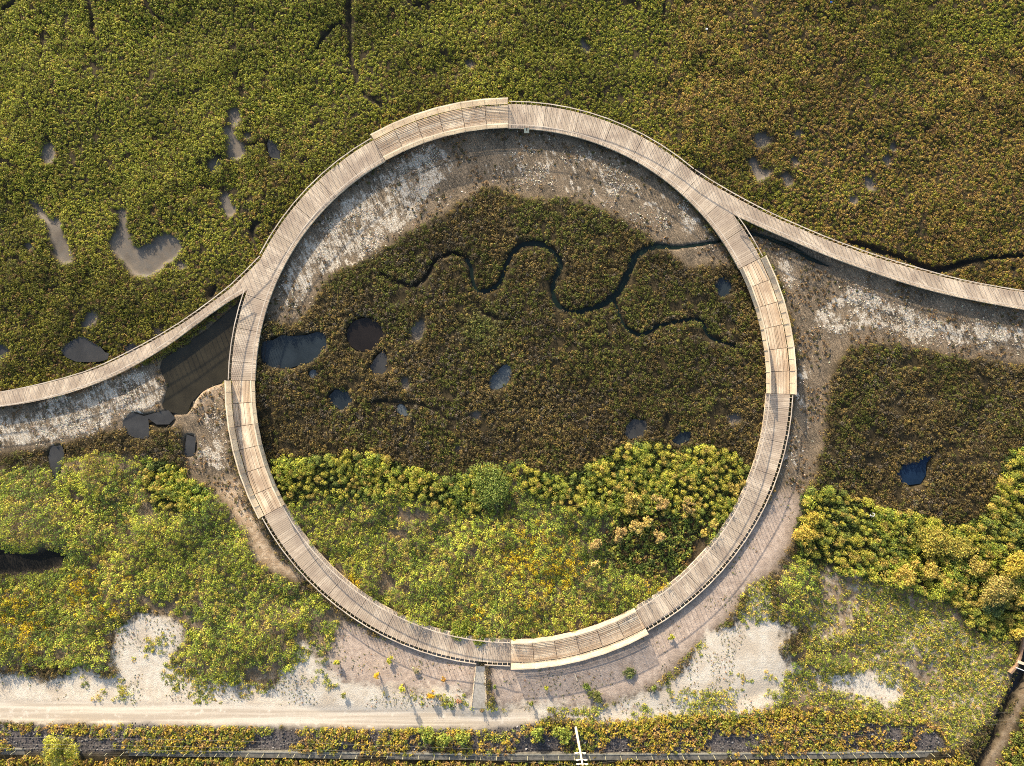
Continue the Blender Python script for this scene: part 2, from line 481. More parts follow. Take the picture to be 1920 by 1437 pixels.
DIRT = [
    [(1448, 925), (1502, 930), (1498, 965), (1482, 1012), (1450, 1065), (1400, 1095), (1372, 1142), (1342, 1172), (1300, 1210), (1240, 1262), (1200, 1295), (1100, 1325), (930, 1322), (915, 1240), (1000, 1240), (1100, 1230), (1200, 1195), (1290, 1130), (1370, 1050), (1420, 970)],
    [(640, 1165), (720, 1195), (800, 1220), (892, 1235), (896, 1300), (800, 1300), (700, 1290), (630, 1280), (605, 1255), (625, 1200)],
]
SAND = [
    [(1405, 1110), (1445, 1088), (1450, 1130), (1445, 1160), (1500, 1163), (1518, 1190), (1482, 1205), (1442, 1220), (1482, 1262), (1462, 1312), (1382, 1335), (1280, 1345), (1180, 1352), (1000, 1358), (915, 1352), (915, 1318), (1100, 1318), (1200, 1290), (1280, 1240), (1310, 1200), (1370, 1160)],
    [(1500, 1262), (1600, 1262), (1695, 1255), (1690, 1290), (1640, 1312), (1600, 1302), (1530, 1300)], [(1640, 1320), (1680, 1322), (1680, 1338), (1645, 1338)],
    [(200, 1190), (228, 1158), (262, 1135), (300, 1150), (335, 1178), (325, 1230), (335, 1262), (400, 1282), (500, 1282), (555, 1252), (575, 1230), (545, 1195), (575, 1180), (605, 1232), (645, 1275), (760, 1292), (895, 1290), (910, 1360), (700, 1365), (300, 1350), (-60, 1335), (-60, 1262), (70, 1270), (130, 1243), (165, 1228), (192, 1262), (232, 1252), (212, 1222)],
]
ROAD = [(-80, 1310), (0, 1312), (300, 1318), (700, 1328), (920, 1333), (1000, 1336), (1010, 1352), (920, 1363), (700, 1362), (300, 1356), (0, 1350), (-80, 1348)]
RUBBLE = [(-80, 1352), (300, 1358), (700, 1366), (1000, 1360), (1300, 1352), (1560, 1350), (1740, 1360), (1770, 1400), (1700, 1408), (1000, 1410), (300, 1404), (-80, 1402)]
RAMP = [(893, 1246), (909, 1246), (913, 1325), (884, 1325)]
TRACK = [(1925, 1265), (1912, 1300), (1894, 1335), (1872, 1375), (1845, 1430), (1830, 1470), (1850, 1470), (1868, 1425), (1890, 1375), (1908, 1335), (1925, 1310)]

# vegetation zones, painted in order (later wins)
DARK, NORTH, RUSH, LEAFY, GRASS, BRAMBLE, LOWSCRUB = 1, 0, 2, 3, 4, 5, 6
ring_c = (957.5, 719.7)
zone = np.zeros((GH, GW), np.int8)
rr = np.hypot(XX - W(*ring_c)[0], YY - W(*ring_c)[1])
inside = rr < 31.0
zone[inside] = DARK
south = mask([(-400, 838), (300, 800), (430, 760), (480, 900), (1440, 900), (1480, 640), (1600, 630), (1800, 660), (2400, 690), (2400, 1800), (-400, 1800)], 0)
zone[south & ~inside] = DARK
zone[mask([(-400, 885), (60, 880), (112, 868), (165, 852), (235, 852), (300, 862), (345, 880), (385, 908), (425, 935), (445, 975), (485, 1045), (545, 1095), (605, 1125), (640, 1150), (645, 1182), (615, 1262), (560, 1252), (480, 1292), (330, 1264), (320, 1180), (285, 1145), (228, 1158), (198, 1190), (208, 1256), (130, 1247), (-400, 1275)])] = LEAFY
zone[mask([(265, 870), (300, 862), (345, 880), (385, 908), (400, 935), (350, 965), (290, 950), (262, 905)])] = RUSH
IN_BRIGHT = [(505, 862), (540, 852), (600, 852), (650, 848), (700, 852), (755, 872), (800, 884), (850, 894), (880, 884), (930, 872), (970, 867), (1000, 882), (1050, 892), (1100, 872), (1140, 852), (1185, 828), (1230, 832), (1270, 842), (1320, 828), (1372, 852), (1400, 872), (1450, 885), (1400, 1050), (1200, 1220), (960, 1240), (700, 1200), (560, 1050), (490, 900)]
zone[mask(IN_BRIGHT) & (rr < 30.6)] = LEAFY
zone[mask([(505, 862), (540, 852), (600, 852), (650, 848), (700, 852), (755, 872), (800, 884), (850, 894), (880, 884), (970, 880), (1000, 882), (1050, 892), (1100, 872), (1140, 852), (1185, 828), (1230, 832), (1270, 842), (1320, 828), (1372, 852), (1400, 872), (1450, 885), (1420, 960), (1340, 990), (1290, 960), (1150, 965), (1080, 960), (1010, 930), (960, 890), (900, 965), (830, 955), (760, 930), (700, 930), (600, 930), (520, 950)]) & (rr < 30.6)] = RUSH
zone[mask([(1165, 962), (1300, 968), (1330, 1000), (1300, 1060), (1230, 1090), (1140, 1060), (1130, 1010)]) & (rr < 30.0)] = LOWSCRUB  # patch of low scrub with a darker green palette
zone[mask([(1495, 925), (1560, 912), (1600, 942), (1650, 952), (1720, 962), (1800, 986), (1845, 965), (1868, 900), (1890, 850), (1960, 830), (2400, 820), (2400, 1180), (1920, 1190), (1880, 1200), (1830, 1185), (1790, 1135), (1700, 1105), (1650, 1092), (1580, 1075), (1500, 1040), (1488, 985)])] = RUSH
zone[mask([(1452, 1090), (1490, 1035), (1580, 1075), (1700, 1105), (1790, 1140), (1830, 1190), (1900, 1205), (1912, 1240), (1870, 1320), (1800, 1395), (1780, 1402), (1560, 1360), (1400, 1348), (1440, 1240), (1490, 1222), (1515, 1180), (1450, 1150)])] = GRASS
zone[mask([(-400, 1350), (300, 1356), (700, 1363), (1000, 1352), (1300, 1340), (1500, 1325), (1750, 1350), (1780, 1400), (1820, 1420), (1850, 1437), (1890, 1380), (1925, 1320), (2400, 1300), (2400, 1900), (-400, 1900)], 0)] = BRAMBLE
zone[mask([(1455, 1085), (1488, 1035), (1530, 1060), (1530, 1120), (1500, 1145), (1455, 1130)])] = LEAFY
zone[mask([(1440, 1230), (1550, 1215), (1600, 1225), (1620, 1250), (1540, 1262), (1480, 1255)])] = LEAFY
zone[mask([(70, 1275), (0, 1285), (-60, 1285), (-60, 1312), (60, 1308), (75, 1290)])] = GRASS

ponds_m = masks([p for _k, p in PONDS])
mud_m = masks(MUD)
creek_m = line_mask(CREEK) | line_mask(CREEK2)
ditch_m = line_mask(DITCH_R) | line_mask(DITCH_N)
ditchs_m = line_mask(DITCH_S)
grip_m = np.zeros((GH, GW), bool)
for g in GRIPS: grip_m |= line_mask(g)
pit_m = masks(PIT, 2)
wet_m = masks(WETMUD)
tri_m = mask(WETTRI)
salt_m = masks(SALT, 2)
tan_m = masks(TANMUD)
dirt_m = masks(DIRT)
sand_m = masks(SAND, 2)
road_m = mask(ROAD, 0)
ramp_m = mask(RAMP, 0)
rub_m = mask(RUBBLE)
track_m = mask(TRACK)

depth = np.maximum.reduce([blur(blur(ponds_m, .3) > .10, .12) * 0.50, blur(blur(mud_m, .3) > .10, .12) * 0.34, blur(creek_m, .14) * 0.62, blur(ditch_m, .14) * 0.6,
                           blur(grip_m, .12) * 0.5, blur(ditchs_m, .2) * 0.9, blur(pit_m, .25) * 0.7, blur(wet_m, .5) * 0.16])
rise = np.maximum(blur(mask([(430, 1000), (520, 1110), (640, 1200), (760, 1258), (960, 1290), (1200, 1240), (1350, 1130), (1440, 1000), (1500, 1000), (1500, 1250), (1300, 1350), (600, 1350), (400, 1200)], 0), 2.0) * .38,
                  blur(mask([(-400, 1330), (600, 1325), (900, 1318), (1300, 1310), (1500, 1320), (1800, 1330), (2400, 1330), (2400, 2200), (-400, 2200)], 0), 2.4) * 0.42)
rise = np.maximum(rise, blur(mask([(830, 1246), (965, 1246), (965, 1350), (830, 1350)], 0), 1.2) * .50)
hum = (fbm(XX, YY, 2.6, 5, 4) - 0.5) * 0.30 + (fbm(XX, YY, 6.5, 6, 3) - 0.5) * 1.0 + (fbm(XX * .6 + YY * .25, YY * 1.2 - XX * .2, 14.0, 9, 3) - .5) * 1.0
bare = np.maximum.reduce([ponds_m, mud_m, creek_m, ditch_m, grip_m, ditchs_m, pit_m, wet_m, tan_m, dirt_m, sand_m, road_m, ramp_m, track_m]).astype(bool)
gz = -depth + rise + hum * np.clip(1 - 1.6 * blur(bare, 1.0), 0, 1) * (1 - .6 * blur(inside, 1.5)) - 0.02


def zat(x, y):
    return sampb(gz, x, y)


# ------------------------------------------------------------------ ground
def ground_material():
    m, nt, out = new_mat('marsh_ground')
    tc = N(nt, 'ShaderNodeTexCoord'); co = tc.outputs['Object']
    A = N(nt, 'ShaderNodeSeparateColor'); nt.links.new(attr(nt, 'za'), A.inputs[0])
    B = N(nt, 'ShaderNodeSeparateColor'); nt.links.new(attr(nt, 'zb'), B.inputs[0])
    C = N(nt, 'ShaderNodeSeparateColor'); nt.links.new(attr(nt, 'zc'), C.inputs[0])
    salt, sand, dirt = A.outputs; road, mud, wet = B.outputs; black, tan, rub = C.outputs
    n05 = noise(nt, co, 0.35, 5, 0.6); n2 = noise(nt, co, 1.6, 6, 0.62); n6 = noise(nt, co, 5.5, 5, 0.65); n14 = noise(nt, co, 14.0, 3, 0.6); n20 = noise(nt, co, 6.5, 2, 0.5, 1.2)
    # dead-stem streaks drawn into the colour along the cast-shadow direction
    mp = N(nt, 'ShaderNodeMapping', vector_type='TEXTURE'); mp.inputs['Rotation'].default_value = (0, 0, R(-68)); mp.inputs['Scale'].default_value = (2.6, 0.55, 1)
    nt.links.new(co, mp.inputs[0]); ns = noise(nt, mp.outputs[0], 1.6, 5, 0.65)
    mp2 = N(nt, 'ShaderNodeMapping', vector_type='TEXTURE'); mp2.inputs['Rotation'].default_value = (0, 0, R(-62)); mp2.inputs['Scale'].default_value = (1.0, 0.20, 1)
    nt.links.new(co, mp2.inputs[0]); ns2 = noise(nt, mp2.outputs[0], 1.4, 4, 0.65, 0.6)
    nb = noise(nt, co, 0.55, 4, 0.6, 0.4)
    soil = mixc(nt, ramp(nt, n2, .35, .7), (0.028, 0.022, 0.010), (0.070, 0.052, 0.026))
    # brown mud flats
    wetc = mixc(nt, ramp(nt, n05, .3, .7), (0.075, 0.060, 0.041), (0.23, 0.172, 0.112))
    wetc = mixc(nt, ramp(nt, ns2, .48, .72), wetc, (0.42, 0.31, 0.20))
    wetc = mixc(nt, ramp(nt, ns, .54, .74), wetc, (0.09, 0.068, 0.044))
    wetc = mixc(nt, ramp(nt, n14, .50, .70), wetc, (0.36, 0.28, 0.19))
    wetc = mixc(nt, ramp(nt, n14, .48, .34), wetc, (0.045, 0.036, 0.026))
    col = mixc(nt, wet, soil, wetc)
    mudc = mixc(nt, ramp(nt, n05, .35, .65), (0.125, 0.105, 0.083), (0.22, 0.18, 0.138))
    col = mixc(nt, mud, col, mixc(nt, ramp(nt, n2, .4, .7), mudc, (0.15, 0.135, 0.115)))
    tanc = mixc(nt, ramp(nt, n2, .4, .65), (0.42, 0.30, 0.19), (0.60, 0.47, 0.33))
    col = mixc(nt, tan, col, mixc(nt, ramp(nt, n6, .5, .75), tanc, (0.20, 0.13, 0.08)))
    # bleached crust: broken flakes over mud
    sm = mth(nt, 'ADD', mth(nt, 'MULTIPLY', mth(nt, 'ADD', n2, mth(nt, 'MULTIPLY', nb, 1.5)), 0.60), mth(nt, 'ADD', mth(nt, 'MULTIPLY', n6, 0.45), mth(nt, 'ADD', mth(nt, 'MULTIPLY', ns2, 0.45), mth(nt, 'MULTIPLY', ns, 0.80))))
    thr = mth(nt, 'SUBTRACT', sm, mth(nt, 'SUBTRACT', 2.08, mth(nt, 'MULTIPLY', salt, 0.50)))
    sf = ramp(nt, thr, -0.05, 0.06)
    saltc = mixc(nt, ramp(nt, n14, .36, .60), (0.80, 0.74, 0.63), (0.36, 0.30, 0.22))
    saltc = mixc(nt, ramp(nt, ns2, .50, .66), saltc, (0.34, 0.255, 0.17))
    saltc = mixc(nt, ramp(nt, n20, .60, .72), saltc, (0.13, 0.10, 0.07))
    col = mixc(nt, sf, col, saltc)
    dirtc = mixc(nt, ramp(nt, n2, .3, .7), (0.36, 0.28, 0.225), (0.52, 0.42, 0.345))
    dirtc = mixc(nt, ramp(nt, n14, .56, .74), dirtc, (0.20, 0.15, 0.115))
    dirtc = mixc(nt, ramp(nt, ns, .55, .75), dirtc, (0.60, 0.49, 0.39))
    col = mixc(nt, dirt, col, dirtc)
    sandc = mixc(nt, ramp(nt, n2, .3, .7), (0.72, 0.665, 0.57), (0.58, 0.51, 0.415))
    sandc = mixc(nt, ramp(nt, n14, .52, .70), sandc, (0.46, 0.40, 0.29))
    sandc = mixc(nt, ramp(nt, n05, .42, .66), sandc, (0.54, 0.46, 0.36))
    sandf = ramp(nt, mth(nt, 'ADD', sand, mth(nt, 'MULTIPLY', mth(nt, 'SUBTRACT', mth(nt, 'MULTIPLY', mth(nt, 'ADD', n2, nb), .5), .5), 2.2)), .25, .75)
    col = mixc(nt, sandf, col, sandc)
    # wheel-worn road
    mr = N(nt, 'ShaderNodeMapping'); mr.inputs['Scale'].default_value = (0.06, 2.0, 1); mr.inputs['Rotation'].default_value = (0, 0, R(1.0))
    nt.links.new(co, mr.inputs[0]); nr = noise(nt, mr.outputs[0], 1.1, 4, 0.5)
    roadc = mixc(nt, ramp(nt, nr, .38, .62), (0.46, 0.395, 0.315), (0.66, 0.59, 0.49))
    roadc = mixc(nt, ramp(nt, n14, .52, .72), roadc, (0.42, 0.35, 0.27))
    roadc = mixc(nt, ramp(nt, n2, .52, .75), roadc, (0.70, 0.64, 0.55))
    col = mixc(nt, road, col, roadc)
    rubc = mixc(nt, ramp(nt, n6, .35, .7), (0.05, 0.045, 0.05), (0.16, 0.14, 0.13))
    col = mixc(nt, rub, col, rubc)
    col = mixc(nt, black, col, mixc(nt, n2, (0.018, 0.016, 0.013), (0.035, 0.031, 0.026)))
    b = N(nt, 'ShaderNodeBsdfPrincipled')
    nt.links.new(col, b.inputs['Base Color'])
    rgh = mth(nt, 'SUBTRACT', 0.95, mth(nt, 'MULTIPLY', mth(nt, 'MAXIMUM', mud, mth(nt, 'MULTIPLY', wet, .5)), 0.35))
    nt.links.new(rgh, b.inputs['Roughness']); b.inputs['Specular IOR Level'].default_value = 0.25
    bp = N(nt, 'ShaderNodeBump'); bp.inputs['Strength'].default_value = 0.5; bp.inputs['Distance'].default_value = 0.10
    smooth = mth(nt, 'SUBTRACT', 1.0, mth(nt, 'MULTIPLY', mth(nt, 'MAXIMUM', mud, road), 0.85))
    hh = mth(nt, 'MULTIPLY', mth(nt, 'ADD', mth(nt, 'MULTIPLY', n6, 1.0), mth(nt, 'ADD', n14, mth(nt, 'MULTIPLY', sf, .5))), smooth)
    nt.links.new(hh, bp.inputs['Height']); nt.links.new(bp.outputs[0], b.inputs['Normal'])
    nt.links.new(b.outputs[0], out.inputs[0])
    return m


def build_ground():
    st = 0.2
    xs = np.arange(-74, 74.01, st); ys = np.arange(-57, 57.01, st)
    # far skirt rows out to the horizon
    far = np.array([-3000, -900, -300, -140])
    xs = np.concatenate([far, xs, -far[::-1]]); ys = np.concatenate([far, ys, -far[::-1]])
    X, Y = np.meshgrid(xs, ys)
    Z = sampb(gz, np.clip(X, -74, 74), np.clip(Y, -57, 57))
    out = (np.abs(X) > 75) | (np.abs(Y) > 58)
    Z[out] = 0.0
    nx, ny = len(xs), len(ys)
    me = bpy.data.meshes.new('ground')
    co = np.stack([X, Y, Z], -1).reshape(-1, 3).astype(np.float32)
    me.vertices.add(len(co)); me.vertices.foreach_set('co', co.ravel())
    i = np.arange(nx * ny).reshape(ny, nx)
    q = np.stack([i[:-1, :-1], i[:-1, 1:], i[1:, 1:], i[1:, :-1]], -1).reshape(-1, 4).astype(np.int32)
    me.loops.add(q.size); me.loops.foreach_set('vertex_index', q.ravel())
    me.polygons.add(len(q))
    me.polygons.foreach_set('loop_start', np.arange(0, q.size, 4, dtype=np.int32))
    me.polygons.foreach_set('loop_total', np.full(len(q), 4, np.int32))
    me.polygons.foreach_set('use_smooth', np.ones(len(q), bool))

    def put(name, ms):
        at = me.attributes.new(name, 'FLOAT_COLOR', 'POINT')
        a = np.ones((len(co), 4), np.float32)
        for k, mm in enumerate(ms):
            v = sampb(mm, np.clip(X, -74, 74), np.clip(Y, -57, 57)); v[out] = 0
            a[:, k] = v.ravel()
        at.data.foreach_set('color', a.ravel())
    put('za', [blur(salt_m, .55) * (1 - .28 * blur(inside & (XX > -5), 1.0)), np.maximum(blur(sand_m, 1.3), .34 * blur(zone == GRASS, .8)), blur(dirt_m, .7)])
    put('zb', [np.maximum(blur(road_m, .22), blur(ramp_m, .12) * 0.0), blur(blur(mud_m, .3) > .14, .06), blur(wet_m, .4)])
    put('zc', [np.maximum.reduce([blur(creek_m | ditch_m | grip_m, .12), blur(pit_m, .3), blur(ditchs_m, .2), blur(ponds_m, .15) * .7]), np.maximum.reduce([blur(tan_m, .5), blur(track_m, .3) * .45, .55 * blur(zone == GRASS, .6), .35 * blur(zone == LEAFY, .6)]), blur(rub_m, .3)])
    me.materials.append(ground_material())
    me.update(calc_edges=True)
    o = link(bpy.data.objects.new('ground', me))
    o['kind'] = 'structure'


build_ground()

# water ---------------------------------------------------------------------
WM = {'slate': water_mat('slate_water', (0.060, 0.060, 0.060)), 'dark': water_mat('dark_water', (0.028, 0.038, 0.046)),
      'black': water_mat('peaty_water', (0.022, 0.018, 0.016)), 'olive': water_mat('olive_shallow_water', (0.042, 0.036, 0.023), 0.22), 'pale': water_mat('silty_water', (0.115, 0.135, 0.145)),
      'blue': water_mat('blue_water', (0.012, 0.028, 0.060))}


def sheet(name, poly, z, mat):
    me = bpy.data.meshes.new(name)
    me.from_pydata([(*W(*p), z) for p in poly], [], [tuple(range(len(poly)))])
    me.update()
    if me.polygons[0].normal.z < 0: me.flip_normals()
    me.materials.append(mat)
    o = link(bpy.data.objects.new(name, me)); o['kind'] = 'structure'
    return o


def grow(poly, px):
    cx = sum(p[0] for p in poly) / len(poly); cy = sum(p[1] for p in poly) / len(poly)
    r = []
    for x, y in poly:
        d = math.hypot(x - cx, y - cy) + 1e-6
        r.append((x + (x - cx) / d * px, y + (y - cy) / d * px))
    return r


for k, p in PONDS:
    sheet('pond_water', grow(p, 5), -0.20 if k != 'olive' else -0.24, WM[k])


def ribbon(name, pts, extra, z, mat):
    pts = smooth_line(pts, 5)
    L, Rr = [], []
    for i, p in enumerate(pts):
        a = pts[max(i - 1, 0)]; b = pts[min(i + 1, len(pts) - 1)]
        dx, dy = b[0] - a[0], b[1] - a[1]; d = math.hypot(dx, dy) + 1e-9
        w = p[2] / 2 + extra
        L.append((*W(p[0] - dy / d * w, p[1] + dx / d * w), z)); Rr.append((*W(p[0] + dy / d * w, p[1] - dx / d * w), z))
    me = bpy.data.meshes.new(name); n = len(pts)
    me.from_pydata(L + Rr, [], [(i, i + 1, n + i + 1, n + i) for i in range(n - 1)])
    me.update()
    if me.polygons[0].normal.z < 0: me.flip_normals()
    me.materials.append(mat)
    o = link(bpy.data.objects.new(name, me)); o['kind'] = 'structure'


CRW = water_mat('creek_water', (0.012, 0.022, 0.016))
ribbon('creek_water', CREEK[:-9], 2.0, -0.28, CRW)
ribbon('creek_water', CREEK2, 1.5, -0.29, CRW)
ribbon('ditch_water', DITCH_R, 1.5, -0.36, CRW)
ribbon('ditch_water', DITCH_S, 2.0, -0.50, WM['black'])

# gravel access ramp between its timber edgings
RAMPM = plain_mat('ramp_gravel', (0.30, 0.275, 0.235), (0.44, 0.41, 0.36), 5.0, 0.95)
(ra, rb, rc, rd) = [W(*p) for p in RAMP]
rv, rf = [], []
for k in range(15):
    t = k / 14
    for a, b in ((ra, rd), (rb, rc)):
        x, y = a[0] + (b[0] - a[0]) * t, a[1] + (b[1] - a[1]) * t
        z = float(zat(np.array([x]), np.array([y]))[0]) + .05
        rv.append((x, y, max(z, .55 - .9 * t)))
    if k: rf.append((2 * k - 2, 2 * k, 2 * k + 1, 2 * k - 1))
me = bpy.data.meshes.new('path'); me.from_pydata(rv, [], rf); me.update(); me.materials.append(RAMPM)
if me.polygons[0].normal.z < 0: me.flip_normals()
o = link(bpy.data.objects.new('path', me)); o['kind'] = 'structure'
for (a, b, side) in ((ra, rd, 'west'), (rb, rc, 'east')):
    mb = MB()
    n = 14
    for k in range(n):
        t0, t1 = k / n, (k + .86) / n
        q = [(a[0] + (b[0] - a[0]) * t, a[1] + (b[1] - a[1]) * t) for t in (t0, t1)]
        q = [(x_, y_, float(zat(np.array([x_]), np.array([y_]))[0]) - .05) for x_, y_ in q]
        mb.beam(q[0], q[1], 0.11, 0.15, random.random())
    o = mb.build('timber_edging', PALE)
    tag(o, 'pale board edging along the %s side of the gravel ramp' % side, 'edging', 'board edgings of the gravel ramp')

# ------------------------------------------------------------------ circular boardwalk
CX, CY = W(*ring_c)
ZD = 0.62
RI, RO = 29.70, 32.50


def pol(r, deg):
    return (CX + r * math.cos(R(deg)), CY + r * math.sin(R(deg)))


PLAT = [(90.5, 119.4), (-2.2, 26.7), (-90.0, -61.1), (179.3, 208.2)]
ARCS = [(119.4, 179.3), (208.2, 270.0), (298.9, 357.8), (26.7, 90.5)]
walk = thing('circular_boardwalk', (CX, CY, 0), 'large ring shaped timber boardwalk circling over the marsh', 'boardwalk')


def child(mb, name, mat, parent=walk):
    off = parent.matrix_world.translation
    ox, oy, oz = 0, 0, 0
    p = parent
    while p is not None:
        ox += p.location.x; oy += p.location.y; oz += p.location.z; p = p.parent
    return mb.build(name, mat, parent, (ox, oy, oz))


def tint_series(n, w=6):
    a = np.random.default_rng(random.randrange(10 ** 6)).random(n + w)
    s = np.convolve(a, np.ones(w) / w, 'same')[:n]
    return np.clip(0.5 + (a[:n] - .5) * .9 + (s - .5) * 1.8, 0, 1)


for a0, a1 in ARCS:
    mb = MB()
    n = int(round(R(a1 - a0) * 31 / 0.21))
    ts = tint_series(n)
    for k in range(n):
        b0 = a0 + (a1 - a0) * k / n; b1 = a0 + (a1 - a0) * (k + random.uniform(.88, .97)) / n
        big = (k % 18 == 0)
        if big: b0 += (b1 - b0) * 0.16
        e = random.uniform(-.012, .012)
        mb.quadprism([pol(RI + e, b0), pol(RO + e, b0), pol(RO + e, b1), pol(RI + e, b1)], ZD - .045, ZD, float(ts[k]))
    child(mb, 'deck', DECK)
    # fascia boards and joists under the deck edge
    mb = MB()
    m = max(2, int((a1 - a0) / 2.4))
    for k in range(m):
        b0 = a0 + (a1 - a0) * k / m; b1 = a0 + (a1 - a0) * (k + 1) / m
        for r in (RI + .06, (RI + RO) / 2, RO - .06):
            p, q = pol(r, b0), pol(r, b1)
            mb.beam((*p, ZD - .27), (*q, ZD - .27), .07, .22, random.random())
    child(mb, 'deck_beam', PALE)

ins_gap = [(152.6, 160.6), (263.0, 264.7), (37.6, 49.6)]


def rail_arcs(side):
    out = []
    for a0, a1 in ARCS:
        segs = [(a0 + .15, a1 - .15)]
        if side == 'out':
            for g0, g1 in ins_gap:
                ns = []
                for s0, s1 in segs:
                    if g0 > s0 and g1 < s1: ns += [(s0, g0), (g1, s1)]
                    else: ns.append((s0, s1))
                segs = ns
        out += segs
    return out


bal_count = 0
rest_bal = MB()


def baluster(x, y, ang, parent, z0=ZD - .16, z1=ZD + .96, counter=None):
    """a slim timber upright; the first hundred of a walkway are objects of their own"""
    if counter['n'] < 98:
        counter['n'] += 1
        m = MB(); m.post(x, y, z0, z1, .034, ang, random.random())
        child(m, 'baluster', RAILW, parent)
    else:
        counter['rest'].post(x, y, z0, z1, .034, ang, random.random())


cnt = {'n': 0, 'rest': MB()}
for side, r in (('out', RO - .07), ('in', RI + .05)):
    for s0, s1 in rail_arcs(side):
        nseg = max(1, int(round((s1 - s0) / 4.0)))
        mb = MB()
        knots = [pol(r, s0 + (s1 - s0) * k / nseg) for k in range(nseg + 1)]
        for p, q in zip(knots[:-1], knots[1:]):
            mb.beam((*p, ZD + .965), (*q, ZD + .965), 0.10, .04, random.random())
        child(mb, 'handrail', RAILW)
        tot = sum(math.dist(p, q) for p, q in zip(knots[:-1], knots[1:]))
        nb = int(tot / 0.58)
        for p, q in zip(knots[:-1], knots[1:]):
            L = math.dist(p, q); k = max(1, round(L / 0.58))
            for j in range(k):
                t = (j + .5) / k
                x, y = p[0] + (q[0] - p[0]) * t, p[1] + (q[1] - p[1]) * t
                baluster(x, y, math.atan2(q[1] - p[1], q[0] - p[0]), walk, counter=cnt)
o = child(cnt['rest'], 'baluster', RAILW); o['kind'] = 'stuff'

# piles
for a in np.arange(2, 360, 8.0):
    for r in (RI + .25, RO - .25):
        m = MB(); x, y = pol(r, a); m.post(x, y, -1.2, ZD - .27, .16, R(a), random.random())
        child(m, 'pile', DARKW)

# four screened platforms set into the ring
HW = 1.2
plat_no = 0
for a0, a1 in PLAT:
    plat_no += 1
    fl = MB(); n = 6; nb = 17
    for p in range(n):
        b0 = a0 + (a1 - a0) * (p + .012) / n; b1 = a0 + (a1 - a0) * (p + .988) / n
        ts = tint_series(nb, 3)
        for k in range(nb):
            r0 = RI + .05 + (RO - RI - .10) * k / nb; r1 = RI + .05 + (RO - RI - .10) * (k + random.choice((.95, .93, .90, .78, .70))) / nb
            fl.quadprism([pol(r0, b0), pol(r1, b0), pol(r1, b1), pol(r0, b1)], ZD - .045, ZD, float(ts[k]))
    pf = child(fl, 'screened_platform', FLOORW)
    for p in range(n + 1):
        b = a0 + (a1 - a0) * p / n
        bm_ = MB()
        bm_.beam((*pol(RI + .02, b), ZD - .26), (*pol(RO - .02, b), ZD - .26), .12, .2, random.random())
        child(bm_, 'floor_beam', DARKW, pf)
    for side, r0, lean in (('in', RI + .02, 0.03), ('out', RO - .02, 0.20)):
        w = MB()
        nbd = 16
        for p in range(n):
            b0 = a0 + (a1 - a0) * (p + .01) / n; b1 = a0 + (a1 - a0) * (p + .99) / n
            for k in range(nbd):
                z0 = ZD + .06 + (HW - .1) * k / nbd; z1 = z0 + (HW / nbd) * .36
                q0 = r0 + lean * (z0 - ZD) / HW; q1 = r0 + lean * (z1 - ZD) / HW
                t = random.random()
                w.hexa([(*pol(q0, b0), z0), (*pol(q0 + .03, b0), z0), (*pol(q0 + .03, b1), z0), (*pol(q0, b1), z0),
                        (*pol(q1, b0), z1), (*pol(q1 + .03, b0), z1), (*pol(q1 + .03, b1), z1), (*pol(q1, b1), z1)], t)
        child(w, 'slatted_screen', PALE, pf)
        cp = MB()
        for p in range(n):
            b0 = a0 + (a1 - a0) * (p + .004) / n; b1 = a0 + (a1 - a0) * (p + .996) / n
            rt = r0 + lean
            cp.quadprism([pol(rt - .06, b0), pol(rt + .09, b0), pol(rt + .09, b1), pol(rt - .06, b1)], ZD + HW, ZD + HW + .045, random.random())
        child(cp, 'screen_cap', PALE, pf)
        for p in range(2 * n + 1):
            b = a0 + (a1 - a0) * p / (2 * n)
            b = min(max(b, a0 + .09), a1 - .09)
            m = MB()
            off = -.03
            q0 = pol(r0 + off, b); q1 = pol(r0 + lean + off, b)
            s = .022
            ca, sa = -math.sin(R(b)) * s, math.cos(R(b)) * s
            d = (math.cos(R(b)) * .022, math.sin(R(b)) * .022)
            def ringq(q, z): return [(q[0] - ca - d[0], q[1] - sa - d[1], z), (q[0] + ca - d[0], q[1] + sa - d[1], z), (q[0] + ca + d[0], q[1] + sa + d[1], z), (q[0] - ca + d[0], q[1] - sa + d[1], z)]
            m.hexa(ringq(q0, ZD - .02) + ringq(q1, ZD + HW - .003), random.random())
            child(m, 'screen_post', RAILW if side == 'out' else PALE, pf)

# ------------------------------------------------------------------ approach walkways
def resample(line, n, z):
    pts = [W(x, y, z) for x, y in line]
    pts = smooth_line(pts, 12)
    d = np.cumsum([0] + [math.dist(a, b) for a, b in zip(pts[:-1], pts[1:])])
    t = np.linspace(0, d[-1], n)
    return list(zip(np.interp(t, d, [p[0] for p in pts]), np.interp(t, d, [p[1] for p in pts]))), d[-1]


